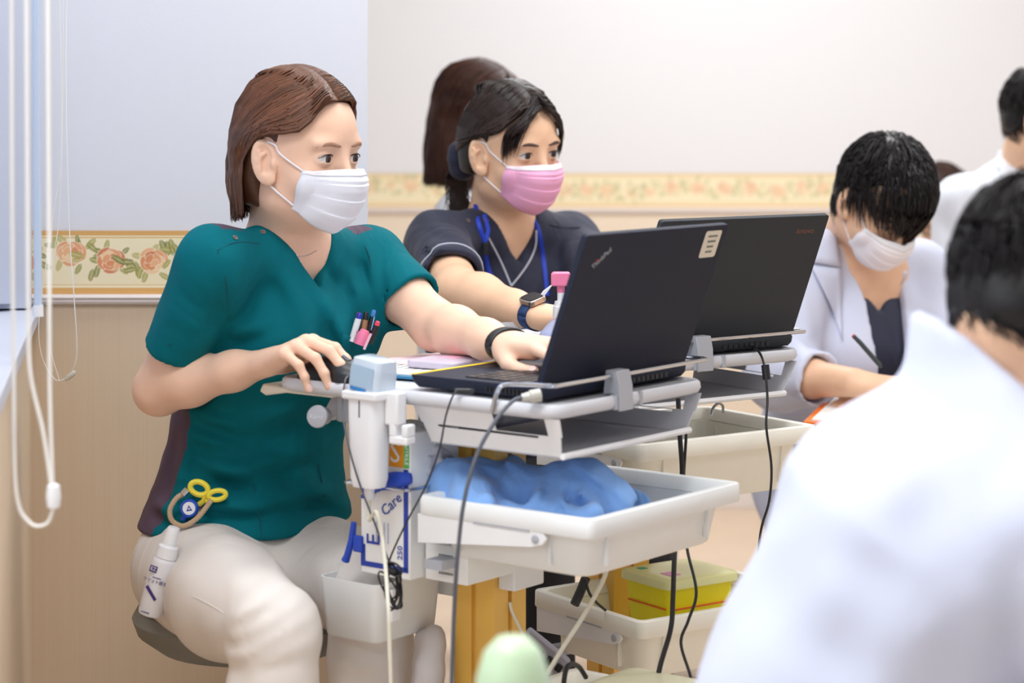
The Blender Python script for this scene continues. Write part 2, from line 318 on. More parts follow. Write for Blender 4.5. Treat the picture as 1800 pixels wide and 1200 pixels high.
# ------------------------------------------------------------------ carts
def loft(mb, rings, cap=True):
    n = len(rings[0]); vs = [p for r in rings for p in r]
    fs = [(i * n + j, i * n + (j + 1) % n, (i + 1) * n + (j + 1) % n, (i + 1) * n + j) for i in range(len(rings) - 1) for j in range(n)]
    if cap: fs += [tuple(range(n))[::-1], tuple(range((len(rings) - 1) * n, len(rings) * n))]
    return mb.add(vs, fs)
def rring(x0, x1, y0, y1, r, z, n=5):
    return [((x0 + x1) / 2 + a, (y0 + y1) / 2 + b, z) for a, b in rrect(x1 - x0, y1 - y0, r, n)]
ZT = .888
def make_cart(label, loc, rz, col_z=.80, low=.66, low2=None, top=.748):
    c = empty('computer_cart', (loc[0], loc[1], 0), rz, label, 'cart')
    # table slab with a rolled rim
    L, B = .25, .18
    m = MB(); loft(m, [rring(-L + .012, L - .012, -B + .012, B - .012, .022, ZT - .020), rring(-L + .003, L - .003, -B + .003, B - .003, .028, ZT - .0165), rring(-L, L, -B, B, .03, ZT - .011),
        rring(-L + .001, L - .001, -B + .001, B - .001, .03, ZT - .003), rring(-L + .004, L - .004, -B + .004, B - .004, .028, ZT), rring(-L + .012, L - .012, -B + .012, B - .012, .02, ZT - .001), rring(-L + .016, L - .016, -B + .016, B - .016, .018, ZT - .003)])
    m.obj('tabletop', M_CART, c, smooth=50)
    for y in (-.045, .012):
        MB().box(L - .010, L + .0015, y - .003, y + .003, ZT - .019, ZT + .0006).obj('rim_joint', M_CARTG, c, bevel=.001)
    # hanging tray under the table: two pierced cheeks, a floor plate with a lip
    zb = .818
    for s in (-1, 1):
        yt, yb = s * (B - .014), s * (B - .034)
        def q(x, z): return (x, yt + (yb - yt) * (ZT - .02 - z) / (ZT - .02 - zb), z)
        m = MB(); t = .0022 * s
        def strip(x0, x1, z0, z1, xb0=None, xb1=None):
            a = [q(xb0 if xb0 is not None else x0, z0), q(xb1 if xb1 is not None else x1, z0), q(x1, z1), q(x0, z1)]
            bk = [(p[0], p[1] - t, p[2]) for p in a]; m.hexa(a, bk) if s < 0 else m.hexa(bk, a)
        zt = ZT - .019
        strip(.000, .135, zt - .024, zt, .007, .135); strip(.222, .246, zt - .024, zt, .222, .243)           # notch under the rim
        strip(.007, .243, zb + .026, zt - .024, .010, .240); strip(.010, .035, zb + .0225, zb + .026); strip(.205, .240, zb + .0225, zb + .026)
        strip(.010, .240, zb, zb + .0225, .016, .234)
        m.obj('tray_cheek', M_CARTW if s < 0 else M_CART, c, smooth=0)
    MB().box(.014, .238, -B + .034, B - .034, zb - .002, zb).obj('tray_floor', M_CARTG, c, smooth=0)
    MB().tube([(.238, -B + .032, zb + .001), (.238, B - .032, zb + .001)], .0045, 8).obj('tray_lip', M_CARTW, c)
    # wire guard rail with its clamp
    r = spline([(.150, -B - .004, ZT - .016), (.158, -B - .003, ZT + .010), (.166, -B + .002, ZT + .021), (.20, -B + .008, ZT + .0235), (.228, -B + .008, ZT + .0245), (.238, -B + .014, ZT + .0245), (.2405, -B + .03, ZT + .0245), (.2405, 0, ZT + .025), (.2405, B - .012, ZT + .026), (.238, B + .006, ZT + .026), (.225, B + .012, ZT + .026), (.18, B + .010, ZT + .024), (.165, B + .004, ZT + .012), (.16, B + .003, ZT - .012)], 6)
    MB().tube(r, .0031, 8).obj('guard_rail', M_CHROME, c)
    m = MB(); m.prism([(.226, ZT), (.230, ZT + .032), (.248, ZT + .032), (.2535, ZT + .012), (.2545, ZT - .021), (.249, ZT - .0215), (.2505, ZT - .002), (.24, ZT + .001)], -.042, -.012, axis='y').obj('rail_clamp', M_CARTG, c, bevel=.0012)
    # extruded column with grooves
    w = .036; g = .0045
    prof = [(-w, -w), (-g, -w), (-g, -w + .006), (g, -w + .006), (g, -w), (w, -w), (w, -g), (w - .006, -g), (w - .006, g), (w, g), (w, w), (g, w), (g, w - .006), (-g, w - .006), (-g, w), (-w, w), (-w, g), (-w + .006, g), (-w + .006, -g), (-w, -g)]
    MB().prism(prof, .10, col_z, 'z').obj('column', M_YEL, c, smooth=0)
    MB().box(w, w + .030, -.028, .040, .60, .672).obj('outlet_box', M_WHT, c, bevel=.003)
    MB().box(-.07, .07, -.06, .06, ZT - .055, ZT - .0195).obj('table_mount', M_CARTG, c, bevel=.006)
    # brackets that carry the bins
    for z in [x for x in (top, low, low2) if x]:
        MB().prism([(.012, z - .0245), (.012, z - .064), (.205, z - .046), (.222, z - .041), (.229, z - .033), (.224, z - .0265), (.21, z - .0245)], -.171, -.1665, axis='y').obj('bin_bracket', M_CARTW, c, bevel=.001)
        MB(frame((.212, -.1712, z - .0345), (1, 0, 0), (0, -1, 0))).lathe([(.0055, 0), (.0055, .0015), (.004, .0022)], 14).obj('bolt', M_CARTG, c)
        MB().box(.02, .05, -.166, .166, z - .098, z - .086).obj('bracket_bar', M_CARTG, c, smooth=0)
    # base with castors
    m = MB(); m.box(-.26, .26, -.03, .03, .07, .105); m.box(-.03, .03, -.24, .24, .07, .105); m.obj('base', M_CARTG, c, bevel=.006)
    for x, y in ((-.24, 0), (.24, 0), (0, -.22), (0, .22)):
        MB(frame((x, y, .033), (1, 0, 0), (0, 1, 0))).lathe([(.02, -.012), (.032, -.010), (.033, 0), (.032, .010), (.02, .012)], 18).obj('castor', M_RUB, c)
        MB().box(x - .012, x + .012, y - .015, y + .015, .05, .075).obj('castor_fork', M_CARTG, c, bevel=.003)
    return c
def local(c): return Matrix.LocRotScale(c.location, c.rotation_euler, None)
C1 = make_cart('light grey computer cart in front, under the laptop with a white sticker', (-.031, 3.046), math.atan2(-.617, .787), low=None, low2=.444)
C2 = make_cart('light grey computer cart behind, carrying the plain charcoal laptop of the woman in navy', (.172, 3.513), math.atan2(-.82, .572), low=.508, top=.770)
MC1, MC2 = local(C1), local(C2)
def bin_at(cart, x0, x1, y0, y1, z, dep, m, label):
    M = local(cart) @ Matrix.Translation(((x0 + x1) / 2, (y0 + y1) / 2, z - dep)); w, h = x1 - x0, y1 - y0
    o = empty('storage_bin', M.translation, cart.rotation_euler.z, label, 'bin', 'plastic bins of the carts')
    def rr(i, r, zz): return rring(-w / 2 + i, w / 2 - i, -h / 2 + i, h / 2 - i, r, zz)
    b = MB(); loft(b, [rr(.034, .02, 0), rr(.028, .026, .004), rr(.019, .026, dep - .024), rr(.017, .026, dep - .02), rr(.022, .022, dep - .02), rr(.031, .022, .008), rr(.036, .018, .0045)])
    b.obj('tub', m, o, smooth=50)
    b = MB(); loft(b, [rr(.016, .012, dep - .026), rr(.0015, .012, dep - .026), rr(.0, .013, dep - .024), rr(.0005, .013, dep - .0015), rr(.002, .012, dep), rr(.012, .010, dep), rr(.0145, .010, dep - .0015), rr(.021, .012, dep - .018), rr(.016, .012, dep - .026)], cap=False)
    b.obj('rim', m, o, smooth=50)
    for sx in (-1, 1):
        for yy in (-h * .33, h * .33): MB().box(sx * (w / 2 - .022) - .004, sx * (w / 2 - .022) + .004, yy - .002, yy + .002, .012, dep - .026).obj('rib', m, o, bevel=.001)
        for xx in (-w * .3, w * .22): MB().box(xx - .002, xx + .002, sx * (h / 2 - .022) - .004, sx * (h / 2 - .022) + .004, .012, dep - .026).obj('rib', m, o, bevel=.001)
    for sy in (-1, 1): MB().box(-w * .16, w * .16, sy * (h / 2 - .0005) - .0008, sy * (h / 2 - .0005) + .0008, dep - .0262, dep - .0235).obj('grip_slot', M_CARTG, o)
    return o
bin_at(C1, .010, .302, -.172, .186, .748, .082, M_BIN, 'white bin under the front laptop holding blue cloth')
bin_at(C1, .010, .302, -.172, .186, .444, .10, M_BINC, 'lowest white bin at the bottom edge holding a pale lidded box')
bin_at(C2, .000, .275, -.172, .186, .770, .10, M_BINC, 'empty cream bin hanging under the rear laptop')
bin_at(C2, .000, .275, -.172, .186, .508, .095, M_BINC, 'cream bin holding the yellow sharps box')
# ---- laptops
def make_laptop(label, cart, x0, y0, wid, dep, tilt, m, brand):
    M = local(cart) @ Matrix.Translation((x0, y0, ZT + .0002))
    o = empty('laptop', M.translation, cart.rotation_euler.z, label, 'laptop')
    # base: back edge at x=0, front edge at x=-dep; y from 0 to wid
    b = MB(); n = 4
    loft(b, [rring(-dep + .010, -.006, .006, wid - .006, .008, .002), rring(-dep + .004, -.001, .002, wid - .002, .010, .008), rring(-dep, 0, 0, wid, .012, .0165), rring(-dep + .001, -.001, .001, wid - .001, .012, .0185)])
    b.obj('base', m, o, smooth=50, bevel=0)
    k = MB()
    for r in range(6):
        for q in range(15): 
            x = -.045 - r * .0182; y = .022 + q * (wid - .044) / 15
            k.box(x - .0155, x, y, y + (wid - .044) / 15 - .003, .0184, .0202)
    tag(k.obj('keyboard', M_BLK, o, smooth=0), kind='stuff')
    MB().box(-dep + .022, -dep + .078, wid * .36, wid * .64, .0184, .0188).obj('touchpad', M_BLK, o)
    for y in (.05, wid - .05): MB().tube([(-.012, y - .02, .0195), (-.012, y + .02, .0195)], .006, 12).obj('hinge', M_BLK, o)
    for q in range(12): MB().box(-.10 + q * .0065, -.0965 + q * .0065, -.0006, .002, .006, .0125).obj('vent_slot', M_BLK, o, smooth=0)
    for q in range(9): MB().box(-.002, .0006, wid * .55 + q * .011, wid * .55 + .008 + q * .011, .006, .0125).obj('vent_slot', M_BLK, o, smooth=0)
    H = .213; T = Matrix.Translation((-.012, 0, .0195)) @ Matrix.Rotation(tilt, 4, 'Y')       # lid frame: z up the lid, +x its back
    l = MB(T); l.prism([(a + wid / 2, bb + H / 2) for a, bb in rrect(wid, H, .0045)], -.0045, .0045, axis='x')
    lid = l.obj('lid', m, o, bevel=.0010, seg=2)
    MB(T).prism([(a + wid / 2, bb + H / 2) for a, bb in rrect(wid - .001, H - .001, .0045)], -.0048, -.0044, axis='x').obj('bezel', M_BLK, lid)
    MB(T).box(-.0052, -.0047, .014, wid - .014, .02, H - .012).obj('screen', mat('screen_glow', (150, 170, 200), .2, emis=.5), lid)
    def onlid(a, bb, ang=0, off=.0046):                                # a along the width, bb up the lid; text faces the back
        return T @ Matrix.Translation((off, a, bb)) @ Matrix(((0, 0, 1, 0), (1, 0, 0, 0), (0, 1, 0, 0), (0, 0, 0, 1))) @ Matrix.Rotation(ang, 4, 'Z')
    brand(o, lid, onlid, H, wid)
    return o, T, M
M_LOGO = mat('logo_silver', (176, 178, 184), .4)
M_LOGOR = mat('logo_bronze', (122, 72, 52), .45)
def brand1(o, lid, on, H, w):
    text('ThinkPad', .0105, on(.047, H - .034, math.radians(39)), M_LOGO, 'logo', lid)
    MB(on(.047, H - .034, math.radians(39)) @ Matrix.Translation((-.0085, .0042, .0003))).lathe([(.0013, 0), (.0013, .0004)], 12).obj('logo_dot', M_RED, lid)
    st = MB(on(w - .034, H - .0275)).prism(rrect(.040, .040, .004), 0, .0005).obj('sticker', mat('sticker_cream', (226, 218, 200), .6), lid)
    for i, s in enumerate((7, 6, 5, 5)): printline(s, .0052, on(w - .034, H - .0155 - i * .0078, 0, .0053), M_INK, 'sticker_print', lid)
def brand2(o, lid, on, H, w): text('lenovo', .0135, on(w - .042, H - .026), M_LOGOR, 'logo', lid)
LP1, T1, ML1 = make_laptop('open charcoal laptop with a white sticker on its lid, seen from behind', C1, .217, -.156, .335, .235, math.radians(20.5), M_LAP, brand1)
MB().box(-.2345, -.2255, .004, .331, .0184, .0192).obj('yellow_tape', mat('tape_yellow', (246, 206, 30), .5), LP1)
LP2, T2, ML2 = make_laptop('open charcoal laptop behind, lid showing a small bronze logo', C2, .222, -.150, .335, .235, math.radians(24), M_LAP2, brand2)
# ---- things on and around the first cart (cart coordinates)
def onc(c, name, label, cat, x, y, z, rz=0, group=None):
    M = local(c) @ Matrix.Translation((x, y, z)); return empty(name, M.translation, c.rotation_euler.z + rz, label, cat, group)
t = onc(C1, 'computer_mouse', 'black computer mouse under the hand of the woman in teal', 'mouse', -.163, -.148, ZT)
m = MB(); prof = []
for i in range(9):
    u = i / 8; x = -.05 + .10 * u; hh = .034 * (math.sin(math.pi * (.16 + .72 * (1 - u))) ** .8); ww = .028 + .005 * math.cos(math.pi * 2 * u) - (.012 if i in (0, 8) else 0)
    prof.append([(x, ww * math.cos(a), max(.001, hh * max(0, math.sin(a)) ** .7)) for a in [math.pi * k / 10 for k in range(11)]])
m.sheet(prof); loft(m, [[(p[0], p[1], .001) for p in [(-.05, -.018), (.05, -.018), (.05, .018), (-.05, .018)]], [(p[0], p[1], .0015) for p in [(-.05, -.018), (.05, -.018), (.05, .018), (-.05, .018)]]])
m.obj('shell', M_BLK, t, smooth=60)
MB().tube([(.03, 0, .026), (.018, 0, .032)], .004, 10).obj('wheel', M_GRYC, t)
t = onc(C1, 'clipboard', 'blue clipboard with a white form on the front cart', 'clipboard', -.150, .03, ZT, .12)
MB().box(-.075, .085, -.125, .125, 0, .004).obj('board', mat('board_blue', (46, 118, 160), .5), t, bevel=.001)
MB().box(-.072, .080, -.115, .115, .0042, .0062).obj('form', M_PAPER, t)
for i in range(9): MB().box(-.062 + i * .015, -.060 + i * .015, -.09 + .01 * (i % 3), .08, .0063, .0066).obj('printed_line', M_INK, t)
t = onc(C1, 'tablet', 'pale lilac tablet case lying on the form beside the laptop', 'tablet', -.100, .06, ZT + .0075, .10)
MB().prism(rrect(.085, .17, .01), 0, .011).obj('case', mat('case_lilac', (206, 196, 214), .45), t, bevel=.003, seg=3)
MB().box(-.02, .015, -.04, -.01, .0111, .0114).obj('sticky_note', mat('note_pink', (250, 190, 214), .7), t)
t = onc(C1, 'folder', 'thin pink folder under the lilac tablet', 'folder', -.165, .07, ZT + .0068, -.1)
# (kept thin; rests on the form)
MB().box(-.06, .05, -.07, .085, 0, .0006).obj('sheet', mat('folder_pink', (248, 222, 228), .7), t)
# barcode reader in its holder on the near edge of the table
t = onc(C1, 'barcode_scanner', 'white handheld barcode scanner with clear head in a clip holder', 'scanner', -.046, -.203, ZT - .13)
b = MB(); loft(b, [rring(-.022, .022, -.016, .016, .012, 0), rring(-.025, .025, -.019, .019, .014, .012), rring(-.026, .026, -.020, .020, .012, .09), rring(-.026, .026, -.020, .020, .010, .128)])
b.obj('handle', M_WHT, t, smooth=50)
b = MB(Matrix.Translation((0, .004, .130)) @ Matrix.Rotation(math.radians(8), 4, 'Y')); loft(b, [rring(-.027, .027, -.022, .024, .010, 0), rring(-.027, .027, -.022, .024, .010, .028), rring(-.025, .025, -.019, .022, .010, .042), rring(-.019, .019, -.013, .016, .008, .0445)])
hd = b.obj('head', mat('scanner_clear', (216, 228, 242), .12, alpha=.82, coat=.5), t, smooth=50)
MB(Matrix.Translation((0, .004, .130)) @ Matrix.Rotation(math.radians(8), 4, 'Y')).box(-.020, .020, -.0228, -.0222, .006, .034).obj('window', mat('scanner_window', (170, 196, 220), .1), hd)
MB(Matrix.Translation((0, .004, .130)) @ Matrix.Rotation(math.radians(8), 4, 'Y')).box(-.018, .010, -.0233, -.0229, .0, .0045).obj('window_edge', mat('scanner_blue', (40, 130, 200), .3), hd)
MB().box(-.001, .001, -.0206, -.0200, .095, .128).obj('groove', M_GRYC, t)
MB().lathe([(.006, -.018), (.008, 0), (.008, .001)], 12, M=None).obj('strain_relief', M_WHT, t)
b = MB(); b.box(-.030, .032, -.024, .024, .118, .130); b.box(.026, .050, .0, .02, .085, .130); b.box(.034, .046, .0, .02, .070, .09); b.box(.034, .066, .0, .02, .060, .072); b.box(.056, .066, .0, .02, .070, .088)
b.obj('holder', M_CARTW, t, bevel=.003)
SCAN = local(C1) @ Matrix.Translation((-.046, -.203, ZT - .145))
# knob, lever and grip at the user end of the table
k = MB(local(C1) @ frame((-.168, -.172, ZT - .050), (.93, .35, 0), (.35, -.93, .1))); k.lathe([(.012, -.02), (.012, 0), (.0145, .001), (.016, .004), (.015, .0075), (.012, .0085)], 24)
k.obj('knob', M_CARTG, C1, world=True)
text('Karre', .0085, local(C1) @ frame((-.168, -.172, ZT - .050), (.93, .35, 0), (.35, -.93, .1)) @ Matrix.Translation((0, 0, .0087)), mat('knob_print', (214, 218, 226), .5), 'knob_print', C1, True)
MB().prism([(-.215, ZT - .060), (-.20, ZT - .066), (-.17, ZT - .05), (-.155, ZT - .02), (-.175, ZT - .02), (-.19, ZT - .043)], -.135, -.10, axis='y').obj('lever', M_CARTG, C1, bevel=.003)
MB().prism([(-.292, ZT - .026), (-.280, ZT - .031), (-.24, ZT - .024), (-.15, ZT - .024), (-.15, ZT - .018), (-.245, ZT - .016), (-.285, ZT - .014)], -.165, .10, axis='y').obj('grip', mat('grip_cream', (238, 230, 214), .4), C1, bevel=.003)
MB().box(-.162, -.12, -.145, -.09, ZT - .06, ZT - .0195).obj('knob_mount', M_CARTG, C1, bevel=.004)
# glove box in a wire holder
t = onc(C1, 'glove_box', 'white and blue glove carton standing in a wire holder', 'carton', -.058, -.105, .627)
def gb(z): return [(-.045, -.052, z), (.045, -.052, z), (.045, .052, z), (-.045, .052, z)]
b = MB(); loft(b, [gb(0), gb(.20)]); b.obj('carton', M_PAPER, t, bevel=.002)
fy = -.0526
def pr(x0, x1, z0, z1, m, nm='print', y=fy): MB().box(x0, x1, y - .0003, y, z0, z1).obj(nm, m, t)
pr(.034, .042, .012, .150, M_BLUE); pr(-.036, .042, .010, .017, M_BLUE); pr(-.044, -.036, .010, .04, M_BLUE)
pr(.000, .034, .152, .190, M_ORG, 'size_label'); pr(.034, .044, .152, .190, M_GRN, 'nitrile_label')
fm = frame((0, fy - .0006, 0), (1, 0, 0), (0, -1, 0))
text('S', .042, fm @ Matrix.Translation((.019, .171, 0)) , M_PAPER, 'print', t)
text('NITRILE', .0085, fm @ Matrix.Translation((.039, .171, 0)) @ Matrix.Rotation(-math.pi / 2, 4, 'Z'), M_PAPER, 'print', t)
text('Care', .021, fm @ Matrix.Translation((.012, .100, 0)) @ Matrix.Rotation(math.radians(40), 4, 'Z'), M_BLUE, 'print', t)
text('250', .013, fm @ Matrix.Translation((.028, .036, 0)) @ Matrix.Rotation(math.radians(90), 4, 'Z'), M_BLUE, 'print', t)
text('E', .034, fm @ Matrix.Translation((-.020, .048, 0)) @ Matrix.Rotation(math.radians(90), 4, 'Z'), M_BLUE, 'print', t)
for i in range(4): printline(14, .0030, fm @ Matrix.Translation((.006 - i * .007, .06, 0)) @ Matrix.Rotation(math.radians(90), 4, 'Z'), mat('print_pale_blue', (150, 165, 215), .7), 'print', t)
fx = frame((.0456, 0, 0), (0, 1, 0), (1, 0, 0))
for i in range(6): printline(16, .0038, fx @ Matrix.Translation((.0, .03 + i * .012, 0)), M_INK, 'print', t)
# blue glove pulled from the carton and the holder ring (in front)
M_GLOVE = mat('glove_blue', (34, 74, 190), .45)
g = onc(C1, 'blue_glove', 'bright blue nitrile glove hanging out at the carton front', 'glove', -.044, -.162, .745)
b = MB(); b.tube(spline([(-.040, .003, .0), (-.02, -.004, .010), (.005, -.004, .016), (.036, .002, .022)], 5), [.004, .006, .008, .009, .010, .0105, .011, .011, .0115, .012, .012, .012, .011, .010, .009, .007][:16], 8, flat=((0, 0, 1), .45))
for k, (a, e) in enumerate((((-.03, .0, .0), (-.05, -.002, -.012)), ((-.02, -.002, .004), (-.046, -.006, -.002)), ((-.02, -.003, .01), (-.050, -.004, .012)))): b.tube([a, [(a[i] + e[i]) / 2 for i in range(3)], e], [.006, .005, .003], 8)
b.obj('glove', M_GLOVE, g, smooth=60)
g = onc(C1, 'blue_pen_clip', 'blue plastic tool hanging beside the glove carton', 'clip', -.113, -.160, .66)
MB().tube([(0, 0, .035), (-.004, 0, .01), (-.012, 0, -.012), (-.016, 0, -.02)], [.004, .005, .005, .006], 8).obj('handle', M_GLOVE, g)
MB().box(.0, .016, -.003, .003, -.005, .018).obj('head', M_GLOVE, g, bevel=.002)
MB().tube([(.0, -.03, .745), (-.12, -.166, .745)] and spline([(-.02, -.02, .752), (-.008, -.10, .752), (-.008, -.163, .752), (-.02, -.168, .752), (-.10, -.168, .752), (-.118, -.163, .752), (-.118, -.03, .752)], 4), .0026, 8).obj('wire_holder', M_CHROME, C1)
MB().tube([(-.008, -.06, .752), (-.008, -.06, .62), (-.11, -.06, .62), (-.118, -.06, .752)], .0022, 8).obj('wire_holder', M_CHROME, C1)
t = onc(C1, 'carton', 'small white printed carton behind the glove carton', 'carton', .028, -.085, .626)
MB().box(-.037, .037, -.045, .075, 0, .05).obj('carton', M_PAPER, t, bevel=.0015)
for i in range(3): printline(7, .0055, frame((0, -.0456, 0), (1, 0, 0), (0, -1, 0)) @ Matrix.Translation((0, .012 + i * .012, 0)), M_INK, 'print', t)
t = onc(C1, 'waste_basket', 'small white open basket hanging on the column in front of her knee', 'basket', -.118, -.098, .532)
b = MB(); hw, hh = .056, .072
loft(b, [rring(-hw + .010, hw - .010, -hh + .010, hh - .010, .012, 0), rring(-hw + .006, hw - .006, -hh + .006, hh - .006, .014, .004), rring(-hw, hw, -hh, hh, .014, .083), rring(-hw + .003, hw - .003, -hh + .003, hh - .003, .012, .083), rring(-hw + .009, hw - .009, -hh + .009, hh - .009, .012, .006)])
b.obj('basket', M_BIN, t, smooth=50)
MB().box(hw - .001, hw + .008, -.05, -.03, .03, .075).obj('hook', M_WHT, t, bevel=.002)
MB().box(-.09, -.03, -.018, .018, .575, .61).obj('basket_arm', M_CARTW, C1, bevel=.003)
# ------------------------------------------------------------------ distance-field modelling (bodies, clothes, hair)
F4 = np.float32
def arr(v): return np.array(v, F4)
def sminf(a, b, k):
    if k <= 0: return np.minimum(a, b)
    h = np.maximum(k - np.abs(a - b), 0) / k
    return np.minimum(a, b) - h * h * (k * .25)
class SDF:
    def __init__(s): s.ops = []; s.o = arr((0, 0, 0)); s.A = np.eye(3, dtype=F4); s.s = 1.0
    def at(s, o=(0, 0, 0), A=None, sc=1.0):           # following shapes are given in this frame (columns of A: its axes)
        s.o = arr(o); s.A = np.eye(3, dtype=F4) if A is None else np.array(A, F4); s.s = sc; return s
    def w(s, p): return s.o + s.A @ arr(p) * s.s
    def _add(s, f, c, r, k, op): s.ops.append((op, f, arr(c), float(r), k)); return s
    def rc(s, a, b, ra, rb=None, k=.01, op='u'):
        a, b = s.w(a), s.w(b); rb = ra if rb is None else rb; ra, rb = ra * s.s, rb * s.s; ab = b - a; L2 = float(ab @ ab) + 1e-12
        def f(p):
            q = p - a; t = np.clip((q @ ab) / L2, 0, 1); q = q - t[:, None] * ab
            return np.sqrt(np.einsum('ij,ij->i', q, q)) - (ra + (rb - ra) * t)
        return s._add(f, (a + b) / 2, math.sqrt(L2) / 2 + max(ra, rb), k, op)
    def chain(s, pts, rad, k=.01, k0=None):
        for i in range(len(pts) - 1): s.rc(pts[i], pts[i + 1], rad[i], rad[i + 1], (k0 if (i == 0 and k0 is not None) else k))
        return s
    def el(s, c, r, k=.01, op='u', rot=None):
        c = s.w(c); R = s.A if rot is None else s.A @ np.array(rot, F4); r = arr(r) * s.s; rm = float(r.min())
        def f(p):
            q = (p - c) @ R; a = np.sqrt(np.einsum('ij,ij->i', q / r, q / r)); b = np.sqrt(np.einsum('ij,ij->i', q / (r * r), q / (r * r))) + 1e-9
            return np.where(a < .3, (a - 1) * rm, a * (a - 1) / b)
        return s._add(f, c, float(r.max()), k, op)
    def seg(s, a, b, ra, rb, R, k=.02, op='u'):       # elliptic tapered limb; ra, rb = (half width along R, half depth)
        a, b = s.w(a), s.w(b); ax = b - a; L = float(np.linalg.norm(ax)); ax = ax / L; R = s.A @ arr(R); R = R - ax * (R @ ax); R /= np.linalg.norm(R); Fv = np.cross(ax, R)
        ra, rb = arr(ra) * s.s, arr(rb) * s.s
        def f(p):
            q = p - a; h = q @ ax; t = np.clip(h / L, 0, 1); w = h - t * L
            ru = ra[0] + (rb[0] - ra[0]) * t; rv = ra[1] + (rb[1] - ra[1]) * t; rm = np.minimum(ru, rv)
            u, v = q @ R, q @ Fv; n = np.sqrt((u / ru) ** 2 + (v / rv) ** 2 + (w / rm) ** 2)
            g = np.sqrt((u / ru ** 2) ** 2 + (v / rv ** 2) ** 2 + (w / rm ** 2) ** 2) + 1e-6
            return np.where(n < .3, (n - 1) * rm, n * (n - 1) / g)
        return s._add(f, (a + b) / 2, L / 2 + max(ra.max(), rb.max()), k, op)
    def bx(s, c, h, r=.002, k=.0, op='u', rot=None):
        c = s.w(c); R = s.A if rot is None else s.A @ np.array(rot, F4); h = arr(h) * s.s - r
        def f(p):
            q = np.abs((p - c) @ R) - h; m = np.maximum(q, 0)
            return np.sqrt(np.einsum('ij,ij->i', m, m)) + np.minimum(q.max(1), 0) - r
        return s._add(f, c, float(np.linalg.norm(h)) + r, k, op)
    def fn(s, g, c, r, k=.0, op='u'):                 # g: local points -> local distance; op 'd' adds it to the distance
        o, A, sc = s.o, s.A, s.s
        return s._add(lambda p: g(((p - o) @ A) / sc) * sc, s.w(c), r * sc, k, op)
    def ev(s, p, box=None):
        d = np.full(len(p), .5, F4)
        for op, f, c, r, k in s.ops:
            if box is not None:
                q = np.maximum(np.maximum(box[0] - c, c - box[1]), 0)
                if float(np.sqrt(q @ q)) - r > .05: continue
            if op == 'd': d = d + f(p); continue
            x = f(p)
            if op == 'u': d = sminf(d, x, k)
            elif op == 's': d = -sminf(-d, x, k)
            elif op == 'i': d = -sminf(-d, -x, k)
        return d.astype(F4)
    def grad(s, p, e=.0008):
        g = np.stack([s.ev(p + arr(v)) - s.ev(p - arr(v)) for v in ((e, 0, 0), (0, e, 0), (0, 0, e))], -1)
        return g / (np.linalg.norm(g, axis=1, keepdims=True) + 1e-9)
    def march(s, O, Dr, n=90, t0=0, tmax=9):
        O = np.array(O, F4).reshape(-1, 3); Dr = np.broadcast_to(np.array(Dr, F4), O.shape); Dr = Dr / np.linalg.norm(Dr, axis=1, keepdims=True); t = np.full(len(O), t0, F4)
        for _ in range(n): t = np.minimum(t + .75 * s.ev(O + Dr * t[:, None]), tmax)
        return O + Dr * t[:, None]
    def hit(s, px, off=0.0, t0=1.6):                  # where the camera's lines of sight meet the surface
        px = np.array(px, F4).reshape(-1, 2); d = np.stack([(px[:, 0] - 900) / FPX, np.ones(len(px), F4), -(px[:, 1] - HOR) / FPX], -1)
        p = s.march(np.broadcast_to(arr((0, 0, HC)), d.shape), d, t0=t0)
        bad = np.abs(s.ev(p)) > .02                   # a sight line that misses takes the nearest one that meets the surface
        if bad.any() and not bad.all():
            g = np.where(~bad)[0]
            for i in np.where(bad)[0]: p[i] = p[g[np.argmin(np.abs(g - i))]]
        if off: p = p + s.grad(p) * off
        return [Vector(map(float, q)) for q in p]
    def push(s, p, off, it=3):                        # move points out until they lie off the surface
        for _ in range(it):
            d = s.ev(p); m = d < off
            if not m.any(): break
            g = s.grad(p[m]); p[m] += g * (off[m] - d[m] if hasattr(off, '__len__') else off - d[m])[:, None]
        return p
